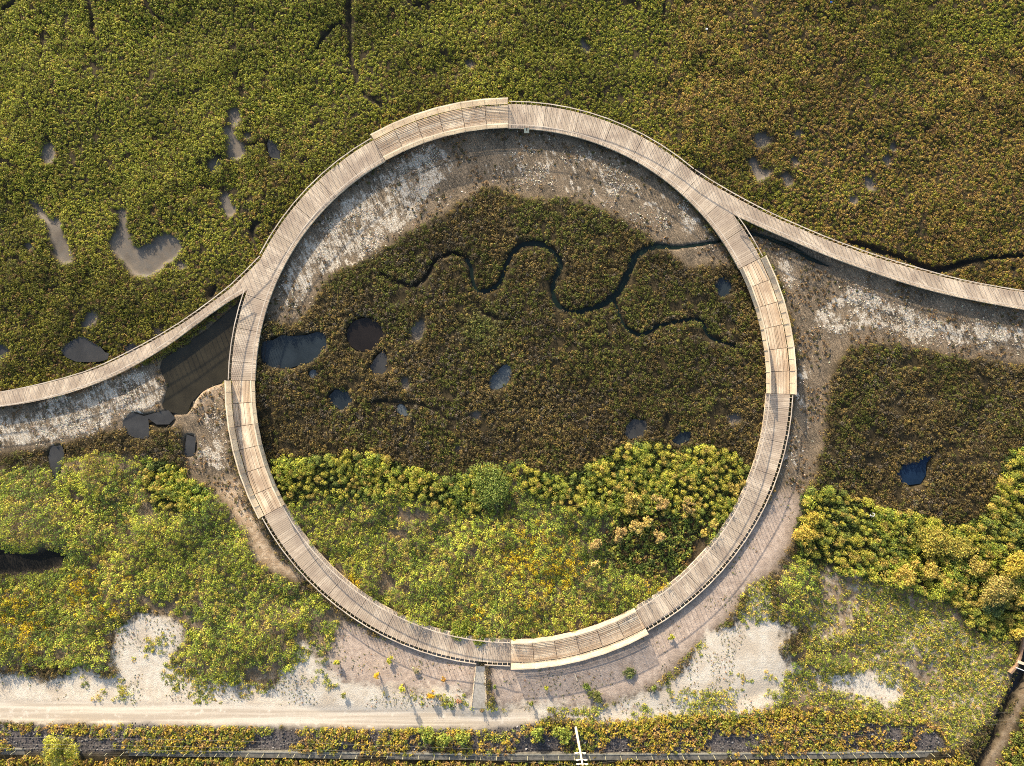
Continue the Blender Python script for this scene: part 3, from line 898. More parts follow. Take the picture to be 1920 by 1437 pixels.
def branch(label, top, bot, rail_top, rail_bot):
    x0, y0 = W(*top[0], ZD)
    th = thing('approach_boardwalk', (x0, y0, 0), label, 'boardwalk', 'straight boardwalks joining the ring')
    z = ZD - .004
    _, L = resample(top, 10, z)
    n = int(L / 0.21)
    a, _ = resample(top, n + 1, z); b, _ = resample(bot, n + 1, z)
    mb = MB(); ts = tint_series(n)
    for k in range(n):
        f = random.uniform(.88, .97) if k % 16 else 0.74
        q = [a[k], b[k], (b[k][0] + (b[k + 1][0] - b[k][0]) * f, b[k][1] + (b[k + 1][1] - b[k][1]) * f), (a[k][0] + (a[k + 1][0] - a[k][0]) * f, a[k][1] + (a[k + 1][1] - a[k][1]) * f)]
        # keep off the ring deck
        if all(math.hypot(p[0] - CX, p[1] - CY) < RO - .3 for p in q): continue
        mb.quadprism(q, z - .045, z, float(ts[k]))
    child(mb, 'deck', DECK, th)
    c = {'n': 0, 'rest': MB()}
    for line, inset, far in ((rail_top, 0.07, bot), (rail_bot, 0.05, top)):
        p_, L = resample(line, 40, z)
        q_, _ = resample(far, 200, z)
        hr = MB(); fb = MB()
        def inw(p):
            d = min(q_, key=lambda q: math.dist(p, q)); L_ = math.dist(p, d) + 1e-6
            return (p[0] + (d[0] - p[0]) / L_ * inset, p[1] + (d[1] - p[1]) / L_ * inset)
        kn, _ = resample(line, max(3, int(L / 2.2)), z)
        kn = [inw(p) for p in kn]
        for p, q in zip(kn[:-1], kn[1:]):
            hr.beam((*p, ZD + .965), (*q, ZD + .965), .10, .04, random.random())
            fb.beam((*p, ZD - .27), (*q, ZD - .27), .07, .21, random.random())
            Ls = math.dist(p, q); k = max(1, round(Ls / .58))
            for j in range(k):
                t = (j + .5) / k
                baluster(p[0] + (q[0] - p[0]) * t, p[1] + (q[1] - p[1]) * t, math.atan2(q[1] - p[1], q[0] - p[0]), th, counter=c)
        child(hr, 'handrail', RAILW, th); child(fb, 'deck_beam', PALE, th)
    if c['rest'].v:
        o = child(c['rest'], 'baluster', RAILW, th); o['kind'] = 'stuff'
    a, _ = resample(top, 9, z); b, _ = resample(bot, 9, z)
    for p, q in zip(a, b):
        if math.hypot(p[0] - CX, p[1] - CY) < RO + .5: continue
        for t in (.12, .88):
            m = MB(); m.post(p[0] + (q[0] - p[0]) * t, p[1] + (q[1] - p[1]) * t, -1.2, ZD - .27, .16, 0, random.random())
            child(m, 'pile', DARKW, th)
    return th


# deck edges (survey units at deck height)
LT = [(-60, 741), (0, 736), (60, 725), (120, 710.5), (180, 692), (240, 664), (300, 632), (350, 601.5), (400, 565.5), (440, 534), (493, 482), (520, 452)]
LB = [(-60, 768), (0, 763), (60, 754), (130, 737), (200, 711), (260, 681), (320, 644), (370, 607), (420, 571), (461, 546), (490, 525)]
branch('curved boardwalk joining the left side of the ring from the frame edge', LT, LB, LT[:-1], LB[:-1])
RT = [(1255, 290), (1298, 322), (1340, 348.5), (1400, 382), (1450, 407), (1500, 429), (1550, 450), (1600, 468.5), (1650, 485.5), (1700, 500.5), (1800, 527.5), (1920, 548.5), (1980, 556)]
RB = [(1340, 385), (1374, 402), (1440, 432), (1500, 458), (1560, 483), (1640, 512), (1720, 538), (1800, 558), (1920, 581), (1985, 590)]
branch('long boardwalk joining the right side of the ring from the frame edge', RT, RB, RT[1:], RB[1:])

# interpretive sign at the inner rail
sa = 86.4
sx, sy = pol(RI - .12, sa)
sg = thing('sign', (sx, sy, 0), 'small cream board with a dark mark at the top inner rail', 'sign')
m = MB(); m.post(sx, sy + .05, -.4, ZD - .02, .09, 0, .5); child(m, 'post', PALE, sg)
m = MB(); m.hexa([(sx - .28, sy - .34, ZD - .14), (sx + .28, sy - .34, ZD - .14), (sx + .28, sy + .16, ZD + .14), (sx - .28, sy + .16, ZD + .14),
                  (sx - .28, sy - .34, ZD - .10), (sx + .28, sy - .34, ZD - .10), (sx + .28, sy + .16, ZD + .18), (sx - .28, sy + .16, ZD + .18)]); bd = child(m, 'board', SIGNM, sg)
m = MB()
def bz(y): return ZD - .095 + (y - (sy - .34)) / .5 * .28
m.hexa([(sx - .05, sy - .12, bz(sy - .12)), (sx + .07, sy - .12, bz(sy - .12)), (sx + .07, sy + .14, bz(sy + .14)), (sx - .05, sy + .14, bz(sy + .14)),
        (sx - .05, sy - .12, bz(sy - .12) + .012), (sx + .07, sy - .12, bz(sy - .12) + .012), (sx + .07, sy + .14, bz(sy + .14) + .012), (sx - .05, sy + .14, bz(sy + .14) + .012)])
child(m, 'mark', SIGND, bd)

# ------------------------------------------------------------------ bottom strip: low wall, fence, pole, wires
WALL = [(-60, 1407), (0, 1407.5), (300, 1411), (600, 1415), (960, 1418.5), (1280, 1417.5), (1600, 1415), (1776, 1412)]
wl = MB()
pts, Lw = resample(WALL, 60, 0.5)
for p, q in zip(pts[:-1], pts[1:]):
    wl.beam((*p, -.2), (*q, -.2), 0.80, .80, random.random())
wobj = wl.build('low_wall', CONC)
tag(wobj, 'low grey concrete wall running along the bottom edge', 'wall')
cap = MB()
for p, q in zip(pts[:-1], pts[1:]):
    x = p[0] * 16 + 960
    cap.beam((p[0], p[1] + .28, .603), (q[0], q[1] + .28, .603), .16, .05, random.random())
child(cap, 'coping', CONC2, wobj)
pan = MB(); p, q = W(168, 1406.5, .8), W(277, 1408.5, .8)
pan.beam((*p, .607), (*q, .607), .62, .06)
child(pan, 'cover_slab', CONC2, wobj)

fpts, Lf = resample(WALL, 64, 0.8)
fence = thing('fence', (*fpts[0], 0.75), 'thin post and wire fence standing on the low grey wall', 'fence')
for x, y in fpts:
    m = MB(); m.post(x, y - .1, .59, 1.45, .045, 0, .5)
    child(m, 'post', POSTM, fence)
for zz in (1.0, 1.40):
    m = MB(); m.tube([(x, y - .1, zz) for x, y in fpts], .005, 5)
    child(m, 'wire', METAL, fence)

bx, by = W(1079.5, 1364, .4)
pole = thing('utility_pole', (bx, by, 0.2), 'pale concrete utility pole with three crossarms beside the low wall', 'utility pole')
m = MB(); m.tube([(bx, by, -.5), (bx, by, 3.0), (bx, by, 8.2)], [.15, .13, .09], 12); child(m, 'shaft', POLE, pole)
ARM = [5.6, 6.95, 7.75]
for z in ARM:
    m = MB(); m.beam((bx - .62, by - .15, z), (bx + .62, by - .15, z), .07, .08); ar = child(m, 'crossarm', POLE, pole)
    for s in (-1, 1):
        m = MB(); m.tube([(bx + s * .30, by - .15, z + .12), (bx + s * .42, by - .15, z + .14), (bx + s * .62, by - .15, z + .12)], [.04, .085, .035], 8)
        child(m, 'insulator', CERAM, ar)
WIRES = [((-40, 1382), (1985, 1329), 0), ((-40, 1395), (1985, 1344), 1), ((-40, 1403), (1985, 1350), 2)]
for (l, r, k) in WIRES:
    z = ARM[k] + .12
    for end, side in ((l, -1), (r, 1)):
        a = Vector((bx + side * .62, by - .15, z)); e = Vector((*W(end[0], end[1], z), z))
        e = a + (e - a) * 1.0
        pts_ = []
        for i in range(25):
            t = i / 24; p = a.lerp(e, t); p.z -= 1.0 * 4 * t * (1 - t) * .6
            pts_.append(tuple(p))
        m = MB(); m.tube(pts_, .008, 5)
        o = m.build('overhead_wire', METAL)
        tag(o, 'thin overhead wire running %s from the %s crossarm of the pole' % ('left' if side < 0 else 'right', ('lowest', 'middle', 'top')[k]), 'wire', 'wires on the utility pole')

# curved headwall of the ditch with beam and rail at the right edge
hp = [(1921, 1195), (1918, 1212), (1912, 1238), (1905, 1252), (1895, 1263)]
hx, hy = W(1912, 1238, .6)
hw = thing('ditch_headwall', (hx, hy, 0), 'curved brown plank headwall over the dark ditch at right edge', 'headwall')
m = MB(); q = [(*W(x, y, .5), -1.0) for x, y in smooth_line(hp, 4)]
for a, b in zip(q[:-1], q[1:]): m.beam(a, b, .22, 1.55, random.random())
child(m, 'plank_wall', wood_mat('reddish_plank', (0.30, 0.19, 0.12), (0.42, 0.28, 0.18)), hw)
m = MB(); m.beam((*W(1909, 1241, .6), .56), (*W(1940, 1252, .6), .56), .30, .12); child(m, 'cross_beam', PALE, hw)
m = MB(); m.tube([(*W(1905, 1252, .9), .9), (*W(1940, 1266, .9), .9)], .05, 8); child(m, 'rail', WHITE, hw)

# small loose things
m = MB(); a = W(1078, 1263); b = W(1082, 1276)
m.beam((*a, .10), (*b, .16), .10, .07); tag(m.build('stake', PALE), 'short pale stake lying on the dirt below the bottom platform', 'stake')
m = MB(); c0 = W(1627, 962)
for (ax, ay, bx_, by_) in ((-.25, -.15, .2, -.2), (.2, -.2, .26, .12), (.26, .12, .02, .17), (-.25, -.15, -.22, .05)):
    m.tube([(c0[0] + ax, c0[1] + ay, 1.0), (c0[0] + bx_, c0[1] + by_, 1.0)], .035, 6)
tag(m.build('pale_frame', WHITE), 'small pale square frame among the rush clumps on the right', 'frame')
for (px, py, mt, lb) in ((1323, 58, WHITE, 'tiny white scrap on the upper right marsh'), (1553.5, 10, BLUE, 'tiny blue scrap near the top edge of the marsh')):
    m = MB(); x, y = W(px, py); z = float(zat(np.array([x]), np.array([y]))[0]) + .45
    m.hexa([(x - .13, y - .09, z), (x + .12, y - .11, z + .02), (x + .14, y + .08, z), (x - .10, y + .11, z + .03), (x - .11, y - .07, z + .07), (x + .09, y - .09, z + .1), (x + .12, y + .07, z + .06), (x - .08, y + .08, z + .09)])
    tag(m.build('litter', mt), lb, 'litter')

# ------------------------------------------------------------------ foliage
def leaves(cen, rad, hei, base, n, lsize, jit=0.9, hue=0.16, seed=1, up=0.25, spread=0.0):
    """leaf triangles over a set of domed clumps.  cen (M,3), rad, hei (M), base (M,3) colours"""
    g = np.random.default_rng(seed)
    M = len(cen)
    nn = np.maximum(4, np.round(n * np.ones(M))).astype(int)
    idx = np.repeat(np.arange(M), nn); F = len(idx)
    th = g.random(F) * 2 * np.pi
    cz = g.random(F) ** 0.75
    sz = np.sqrt(1 - cz * cz)
    d = np.stack([sz * np.cos(th), sz * np.sin(th), cz], 1)
    rr_ = (0.55 + 0.45 * g.random(F) ** 0.5) * (1 + spread * g.standard_normal(F))
    p = cen[idx] + d * np.stack([rad[idx], rad[idx], hei[idx]], 1) * rr_[:, None]
    nrm = d + jit * g.standard_normal((F, 3)) * 0.6 + np.array([0, 0, up])
    nrm /= np.linalg.norm(nrm, axis=1)[:, None] + 1e-9
    a = g.standard_normal((F, 3)); u = np.cross(nrm, a); u /= np.linalg.norm(u, axis=1)[:, None] + 1e-9
    v = np.cross(nrm, u)
    s = (lsize if np.isscalar(lsize) else lsize[idx]) * (0.65 + 0.7 * g.random(F))
    tri = np.stack([p + u * s[:, None] * 0.75, p - u * s[:, None] * 0.55 + v * s[:, None] * 0.5, p - u * s[:, None] * 0.45 - v * s[:, None] * 0.55], 1)
    c = base[idx] * (1 + hue * g.standard_normal((F, 1))) * (1 + 0.07 * g.standard_normal((F, 3)))
    return tri.reshape(-1, 3), np.clip(c, 0.004, 0.9)


def scatter(spacing, jitter=0.48, xr=(-67, 67), yr=(-51, 51)):
    xs = np.arange(xr[0], xr[1], spacing); ys = np.arange(yr[0], yr[1], spacing * .87)
    X, Y = np.meshgrid(xs, ys); X[1::2] += spacing / 2
    X = X + rng.uniform(-jitter, jitter, X.shape) * spacing; Y = Y + rng.uniform(-jitter, jitter, Y.shape) * spacing
    return X.ravel(), Y.ravel()


bareb = blur(bare, 0.13)
bareb = np.maximum(bareb, np.maximum(blur(ponds_m | mud_m, .30) > .12 + .30 * (fbm(XX, YY, .9, 55, 3) - .45), (blur(creek_m | ditch_m, .14) > .34 + .3 * (fbm(XX, YY, .9, 56, 3) - .5)) | (blur(grip_m, .25) > .17)) * 1.0)
lpoly = masks([LT + LB[::-1], RT + RB[::-1]], 0)
under = ((rr > RI + .15) & (rr < RO - .05)) | lpoly
underf = blur(under, .1)


def pick(cols, w):
    """weighted mix of palette colours; w (M,k)"""
    w = np.maximum(w, 0); w = w / w.sum(1, keepdims=True)
    c = np.cumsum(w, 1); r = rng.random((len(w), 1))
    k = (r > c).sum(1)
    return np.array(cols)[np.minimum(k, len(cols) - 1)]


def lum(x, y, scale, seed, amp):
    return 1 + amp * (fbm(x, y, scale, seed, 3) - .5) * 2


# --- low salt marsh north of the ring
x, y = scatter(0.37)
zn = samp(zone, x, y)
free = (samp(bareb, x, y) < 0.35 + 0.2 * (rng.random(len(x)) - .5)) & (samp(underf, x, y) < .5)


def gaps(x, y, lo, scale, seed):
    return fbm(x, y, scale, seed, 3) > lo


k = free & (zn == NORTH) & gaps(x, y, .27, .95, 91)
X, Y = x[k], y[k]; M = len(X)
east = np.clip((X - 2 - Y * .15) / 45 * .8 + (fbm(X, Y, 13, 3, 4) - .5) * 3.0 + .28 - .25 * np.clip((Y - 28) / 14, 0, 1), 0, 1)
low = np.clip(((-Y) + 30) / 26 + (fbm(X, Y, 9, 8, 3) - .5) * 1.6, 0, 1)
pal = [(0.205, 0.205, 0.028), (0.285, 0.260, 0.036), (0.36, 0.250, 0.060), (0.245, 0.155, 0.062), (0.120, 0.122, 0.026)]
wts = np.stack([1.1 - east * .8, .95 - .55 * east, .06 + east * 1.0, .06 + .5 * east + .25 * low, .18 + .25 * low + .2 * east], 1)
base = pick(pal, wts) * (1.06 * lum(X, Y, 8, 14, .55) * lum(X, Y, 1.5, 114, .25))[:, None]
west = np.clip(1 - east, 0, 1) * np.clip((Y - 4) / 22, 0, 1)
base = base * (1 + west[:, None] * np.array([[.12, .20, .05]]))
spc = np.clip((fbm(X, Y, 8.0, 133, 3) - .5) * 3 + .5, 0, 1)
tall = np.clip((fbm(X, Y, 2.2, 33, 5) - .5) * 1.9 + .5, 0, 1)
hei = 0.12 + 0.75 * tall * (.25 + .75 * spc) + .10 * rng.random(M) * (.4 + spc)
rad = 0.22 + .16 * rng.random(M) * (.4 + spc)
T, Cc = leaves(np.stack([X, Y, zat(X, Y) - .02], 1), rad, hei, base, 25, 0.098, seed=11, hue=.20, jit=.65, up=.3)
tag(mesh_np('salt_marsh_plants', T, 3, LEAF, Cc), 'low olive and golden salt marsh plants covering the ground north of the ring', 'marsh plants', kind='stuff')

# --- darker marsh inside the ring and beside the bare flats
k = free & (zn == DARK) & gaps(x, y, .33, .95, 92)
X, Y = x[k], y[k]; M = len(X)
g1 = np.clip((fbm(X, Y, 6, 21, 4) - .5) * 3.6 + .30 + np.clip((Y + 1) / 22, -.5, .5) * .9, 0, 1)
gg = np.clip((fbm(X, Y, 5, 22, 3) - .5) * 4, 0, 1)
pal = [(0.175, 0.130, 0.050), (0.108, 0.084, 0.038), (0.140, 0.148, 0.030), (0.27, 0.195, 0.058), (0.160, 0.132, 0.090)]
wts = np.stack([.85 - .6 * g1, .6 - .2 * g1, .1 + 1.4 * g1, .50 - .25 * g1 - .2 * gg, .10 + .7 * gg], 1)
base = pick(pal, wts) * (lum(X, Y, 5, 15, .40) * lum(X, Y, 1.5, 115, .35))[:, None]
spot = np.exp(-((X - W(905, 615)[0]) ** 2 + (Y - W(905, 615)[1]) ** 2) / 4.5)
base = base * (1 - spot[:, None]) + np.array([[.17, .19, .045]]) * spot[:, None]
hei = 0.14 + 0.55 * np.clip((fbm(X, Y, 1.7, 34, 4) - .5) * 1.9 + .5, 0, 1) + .10 * rng.random(M)
rad = 0.24 + .14 * rng.random(M)
T, Cc = leaves(np.stack([X, Y, zat(X, Y) - .02], 1), rad, hei, base, 25, 0.098, seed=12, hue=.24, jit=.7, up=.25)
tag(mesh_np('dark_marsh_plants', T, 3, LEAF, Cc), 'dark brown and olive marsh plants filling the ring and the right hand flat', 'marsh plants', kind='stuff')

# --- rush bed: rounded clumps
x2, y2 = scatter(0.82, .44)
zn2 = samp(zone, x2, y2)
free2 = (samp(bareb, x2, y2) < .4) & (samp(blur(under, .5), x2, y2) < .25)
rushp = samp(blur(zone == RUSH, 1.3), x2, y2)
k = free2 & np.isin(zn2, (RUSH, LEAFY, DARK)) & (rushp > .25 + .55 * fbm(x2, y2, 3.0, 97, 4) * (.6 + .8 * rng.random(len(x2))))
X, Y = x2[k], y2[k]; M = len(X)
pal = [(0.44, 0.405, 0.062), (0.31, 0.335, 0.058), (0.47, 0.365, 0.085), (0.20, 0.24, 0.055)]
gn = fbm(X, Y, 7, 61, 3)
wts = np.stack([.8 + 0 * gn, .2 + 1.2 * (gn - .3), .35 + 0 * gn, 1.4 * (gn - .35)], 1)
rb_ = pick(pal, wts) * lum(X, Y, 5, 16, .25)[:, None]
rhei = 0.55 + .6 * fbm(X, Y, 3, 35, 3) + .25 * rng.random(M)
rrad = 0.26 + .26 * rng.random(M) ** 1.3
RZ = zat(X, Y)
infr = (np.abs(X) < 59.5) & (np.abs(Y) < 44.4)
order = np.argsort(-np.where(infr, rrad + .05 * rng.random(M), 0))
solo = order[:290]; rest = order[290:]
T, Cc = leaves(np.stack([X, Y, RZ + .12], 1)[rest], rrad[rest], rhei[rest], rb_[rest], 60 + 460 * rrad[rest] ** 2, 0.082, seed=13, hue=.22, jit=.62, spread=.08)
tag(mesh_np('rush_bed', T, 3, LEAF, Cc), 'bed of yellow green rush clumps along the southern marsh edge', 'rushes', kind='stuff')
# the largest clumps are objects of their own: eight models, copied
models = []
for i in range(8):
    c = np.array([pal[(0, 0, 1, 2, 0, 1, 2, 3)[i]]]) * (0.92 + .03 * i)
    T, Cc = leaves(np.zeros((1, 3)), np.array([.5]), np.array([1.0]), c, 210, 0.098, seed=40 + i, hue=.22, jit=.62, spread=.08)
    models.append(mesh_np('rush_clump', T, 3, LEAF, Cc))
used = [False] * 8
for j in solo:
    c = rb_[j]
    i = int(np.argmin([np.sum((np.array(pal[(0, 0, 1, 2, 0, 1, 2, 3)[q]]) - c) ** 2) + .02 * rng.random() for q in range(8)]))
    o = models[i] if not used[i] else models[i].copy()
    if used[i]: COL.objects.link(o)
    used[i] = True
    o.location = (X[j], Y[j], RZ[j] + .05)
    s = (rrad[j] + .03) / .5
    o.scale = (s, s, rhei[j] * 1.05); o.rotation_euler = (0, 0, rng.random() * 6.28)
    tag(o, 'rounded %s rush clump among its like %s' % (('yellow green', 'yellow green', 'green', 'straw gold', 'yellow green', 'green', 'straw gold', 'dark green')[i], 'inside the ring' if math.hypot(X[j], Y[j]) < 31 else ('left of the ring' if X[j] < 0 else 'right of the ring')), 'rush clump', 'rounded rush clumps along the marsh edge')
for i in range(8):
    if not used[i]: bpy.data.objects.remove(models[i])

# --- undergrowth below the rushes and leafy scrub
k = free & np.isin(zn, (RUSH,)) & gaps(x, y, .30, 1.5, 93)
X, Y = x[k], y[k]; M = len(X)
base = pick([(0.105, 0.145, 0.034), (0.16, 0.175, 0.035), (0.07, 0.095, 0.03)], np.tile([.5, .3, .4], (M, 1)))
T, Cc = leaves(np.stack([X, Y, zat(X, Y)], 1), .32 + .1 * rng.random(M), .20 + .18 * rng.random(M), base, 16, 0.15, seed=14)
tag(mesh_np('undergrowth', T, 3, LEAF, Cc), 'dark green undergrowth between the rush clumps', 'undergrowth', kind='stuff')

x3, y3 = scatter(0.50)
zn3 = samp(zone, x3, y3)
sandn = samp(blur(sand_m, 1.6), x3, y3)
free3 = (samp(bareb, x3, y3) < .4 + .5 * (rng.random(len(x3)) - .5)) & (sandn < .02 + 1.5 * rng.random(len(x3)) * np.clip(fbm(x3, y3, 3.2, 96, 4) * 2.2 - .6, 0, 1)) & (samp(blur(under, .3), x3, y3) < .3)
k = free3 & ((zn3 == LEAFY) | ((zn3 == RUSH) & (fbm(x3, y3, 2.6, 98, 4) > .50))) & gaps(x3, y3, .27, 2.0, 94)
X, Y = x3[k], y3[k]; M = len(X)
gn = np.clip((fbm(X, Y, 5, 62, 4) - .5) * 1.7 + .5, 0, 1); wet_ = fbm(X, Y, 11, 63, 3)
pal = [(0.24, 0.30, 0.042), (0.43, 0.45, 0.060), (0.12, 0.17, 0.038), (0.50, 0.42, 0.080), (0.32, 0.24, 0.07)]
leftside = X < -20
fl = np.zeros(M)
for (px, py, s) in ((1000, 1050, 2.6), (1055, 1060, 2.2), (1010, 1075, 2.4), (965, 1040, 1.2), (670, 1090, .9), (240, 1090, .8), (190, 1130, 1.5), (220, 1140, 1.3), (50, 1180, 2.4), (895, 1145, .8), (160, 1110, 2.0), (20, 1150, 2.0), (1240, 1120, 1.5)):
    a, b = W(px, py); fl = np.maximum(fl, np.exp(-((X - a) ** 2 + (Y - b) ** 2) / (2 * (s * .75) ** 2)))
wts = np.stack([.7 + .6 * (gn - .5), .75 - 1.0 * (gn - .5), .25 + 1.4 * (gn - .4), .22 + .5 * (wet_ - .4), .12 + .5 * (wet_ - .45)], 1)
base = pick(pal, wts) * (1.12 * lum(X, Y, 5, 17, .45) * lum(X, Y, 1.6, 117, .30))[:, None]
fsel = rng.random(M) < fl * .55
base[fsel] = np.array([0.62, 0.46, 0.025]) * (0.8 + .4 * rng.random((fsel.sum(), 1)))
hei = .16 + 1.15 * np.clip((fbm(X, Y, 2.6, 36, 5) - .5) * 2.2 + .5, 0, 1) + .18 * rng.random(M)
# thick tall stand on the far left, shading the dark hollow
tl = np.exp(-((np.maximum(0, X - W(60, 0)[0]) / 3.5) ** 2) - ((Y - W(0, 975)[1]) / 3.0) ** 2)
cutt = Y < W(0, 1032)[1]
tl[cutt] = 0
hei = hei + tl * 1.3
zz = zat(X, Y) + tl * 1.1 + .5 * np.clip((fbm(X, Y, 5.0, 39, 3) - .5) * 3, 0, 1)
T, Cc = leaves(np.stack([X, Y, zz], 1), .32 + .16 * rng.random(M), hei, base, 46, 0.102, seed=15, hue=.26, jit=.8)
tag(mesh_np('leafy_scrub', T, 3, LEAF, Cc), 'thick leafy green and yellow scrub south of the marsh', 'scrub', kind='stuff')
k = free3 & (zn3 == LOWSCRUB) & gaps(x3, y3, .25, 2.0, 95)
X, Y = x3[k], y3[k]; M = len(X)
base = pick([(0.20, 0.25, 0.045), (0.36, 0.34, 0.06), (0.12, 0.15, 0.04), (0.26, 0.17, 0.06)], np.tile([.5, .25, .4, .2], (M, 1)))
T, Cc = leaves(np.stack([X, Y, zat(X, Y)], 1), .32 + .12 * rng.random(M), .25 + .3 * rng.random(M), base, 22, 0.16, seed=16)
tag(mesh_np('low_scrub', T, 3, LEAF, Cc), 'low dark green scrub in the hollow inside the lower right ring', 'scrub', kind='stuff')

# --- thin grass over sand in the lower right and on the sandy margins
x4, y4 = scatter(0.38)
zn4 = samp(zone, x4, y4)
sb = samp(blur(sand_m, .6), x4, y4); db = samp(blur(dirt_m | tan_m, .4), x4, y4)
hard = samp(blur(road_m | ramp_m | ponds_m | creek_m | ditchs_m | pit_m | track_m, .1), x4, y4) > .25
cov = fbm(x4, y4, 5, 71, 4)
okg = (zn4 == GRASS) & (sb < .4 + 1.2 * (cov - .35)) & (cov > .20 + .30 * rng.random(len(x4)))
marg = np.isin(zn4, (GRASS, LEAFY, DARK, BRAMBLE)) & (sb > .08) & (fbm(x4, y4, 3.2, 72, 4) > .34 + .19 * sb + .22 * rng.random(len(x4)))
k = (okg | marg) & ~hard & (samp(underf, x4, y4) < .2) & (db < .5)
X, Y = x4[k], y4[k]; M = len(X)
gn = fbm(X, Y, 5, 73, 4)
base = pick([(0.30, 0.33, 0.050), (0.47, 0.43, 0.065), (0.18, 0.21, 0.05), (0.54, 0.40, 0.10)], np.stack([.7 + 0 * gn, .45 + (gn - .5), .3 + 1.3 * (gn - .5), .2 + 0 * gn], 1))
hei = .06 + .50 * np.clip((fbm(X, Y, 2.5, 37, 3) - .4) * 2, 0, 1) + .1 * rng.random(M)
T, Cc = leaves(np.stack([X, Y, zat(X, Y) - .03], 1), .22 + .16 * rng.random(M), hei, base * 1.12, 26, 0.105, seed=17, jit=1.1, up=0.0, hue=.28)
tag(mesh_np('sparse_grass', T, 3, LEAF, Cc), 'patchy green grass over pale sand in the lower right', 'grass', kind='stuff')

# tiny weeds on dirt, sand and flats
x5, y5 = scatter(0.42)
w_ = np.maximum.reduce([samp(blur(dirt_m, .3), x5, y5) * .5, samp(blur(sand_m, .3), x5, y5) * .95, samp(blur(tan_m, .3), x5, y5) * .25])
k = (rng.random(len(x5)) < w_ * (fbm(x5, y5, 2.4, 74, 4) > .54)) & (samp(blur(road_m | ramp_m, .1), x5, y5) < .1) & (samp(underf, x5, y5) < .2)
X, Y = x5[k], y5[k]; M = len(X)
base = pick([(0.16, 0.18, 0.05), (0.30, 0.24, 0.07), (0.10, 0.11, 0.05), (0.34, 0.20, 0.11)], np.tile([.4, .3, .4, .2], (M, 1)))
T, Cc = leaves(np.stack([X, Y, zat(X, Y) - .02], 1), .05 + .20 * rng.random(M) ** 2, .05 + .12 * rng.random(M), base, 6, 0.085, seed=18)
tag(mesh_np('scattered_weeds', T, 3, LEAF, Cc), 'tiny scattered weeds on the dirt and sand around the ring', 'weeds', kind='stuff')

# --- brambles and dry grass along the bottom
x6, y6 = scatter(0.44, xr=(-67, 67), yr=(-56, -34))
zn6 = samp(zone, x6, y6)
rubb = samp(blur(rub_m, .4), x6, y6)
cover = fbm(x6, y6, 4.5, 81, 4) + .16 * ((y6 > W(0, 1372)[1]).astype(float)) - .10 * (np.abs(x6 + 50) < 8)
wallm = mask([(-80, 1400), (300, 1405), (960, 1411), (1600, 1408), (1782, 1405), (1782, 1419), (960, 1425), (300, 1419), (-80, 1415)])
k = (zn6 == BRAMBLE) & ((rubb < .3) | (cover > .47 + .22 * (rng.random(len(x6)) - .5) + .10 * ((x6 < -45) | ((x6 > -9) & (x6 < 8))))) & (samp(blur(road_m | ditchs_m | track_m, .15), x6, y6) < .2) & ~samp(wallm, x6, y6)
X, Y = x6[k], y6[k]; M = len(X)
gn = fbm(X, Y, 4, 82, 4)
ne = np.clip((X - W(1790, 0)[0]) / 3, 0, 1)
base = pick([(0.52, 0.38, 0.055), (0.38, 0.35, 0.050), (0.20, 0.23, 0.045), (0.46, 0.30, 0.10), (0.28, 0.18, 0.07)],
            np.stack([.55 + (.5 - gn), .5 + 0 * gn, .35 + 1.6 * (gn - .5) + ne, .3 + 0 * gn - .2 * ne, .25 + 0 * gn], 1))
hei = .25 + .45 * fbm(X, Y, 2.5, 38, 4) + .15 * rng.random(M)
T, Cc = leaves(np.stack([X, Y, zat(X, Y) - .02], 1), .27 + .15 * rng.random(M), hei, base, 21, 0.15, seed=19, jit=1.0)
tag(mesh_np('bramble_strip', T, 3, LEAF, Cc), 'orange and yellow brambles and dry grass along the bottom strip', 'brambles', kind='stuff')

# rubble stones
x7, y7 = scatter(0.36, xr=(-64, 54), yr=(-46, -38))
k = (samp(blur(rub_m, .2), x7, y7) > .5) & (rng.random(len(x7)) < .8)
X, Y = x7[k], y7[k]; Z = zat(X, Y); M = len(X)
ico = np.array([(0, 0, 1), (.9, 0, .2), (.1, .95, .25), (-.85, .15, .2), (-.05, -.9, .2), (.6, .6, -.3), (-.6, .5, -.3), (-.5, -.6, -.3), (.6, -.55, -.3)])
fac = [(0, 1, 2), (0, 2, 3), (0, 3, 4), (0, 4, 1), (1, 5, 2), (2, 6, 3), (3, 7, 4), (4, 8, 1)]
sc = (.07 + .11 * rng.random(M) ** 2)[:, None, None]
V = ico[None] * (1 + .25 * rng.standard_normal((M, 9, 3))) * sc * np.array([1, 1, .75])
an = rng.random(M) * 6.28; ca, sa_ = np.cos(an)[:, None], np.sin(an)[:, None]
V = np.stack([V[..., 0] * ca - V[..., 1] * sa_, V[..., 0] * sa_ + V[..., 1] * ca, V[..., 2]], -1) + np.stack([X, Y, Z + .03], 1)[:, None]
T = V[:, np.array(fac)].reshape(-1, 3)
gcol = (.05 + .20 * rng.random(M) ** 2 + .3 * (rng.random(M) > .96))[:, None] * np.array([1, .95, .93])
tag(mesh_np('rubble', T, 3, STRAW, np.repeat(gcol, 8, 0)), 'dark grey rubble stones on the slope below the road', 'rubble', kind='stuff')

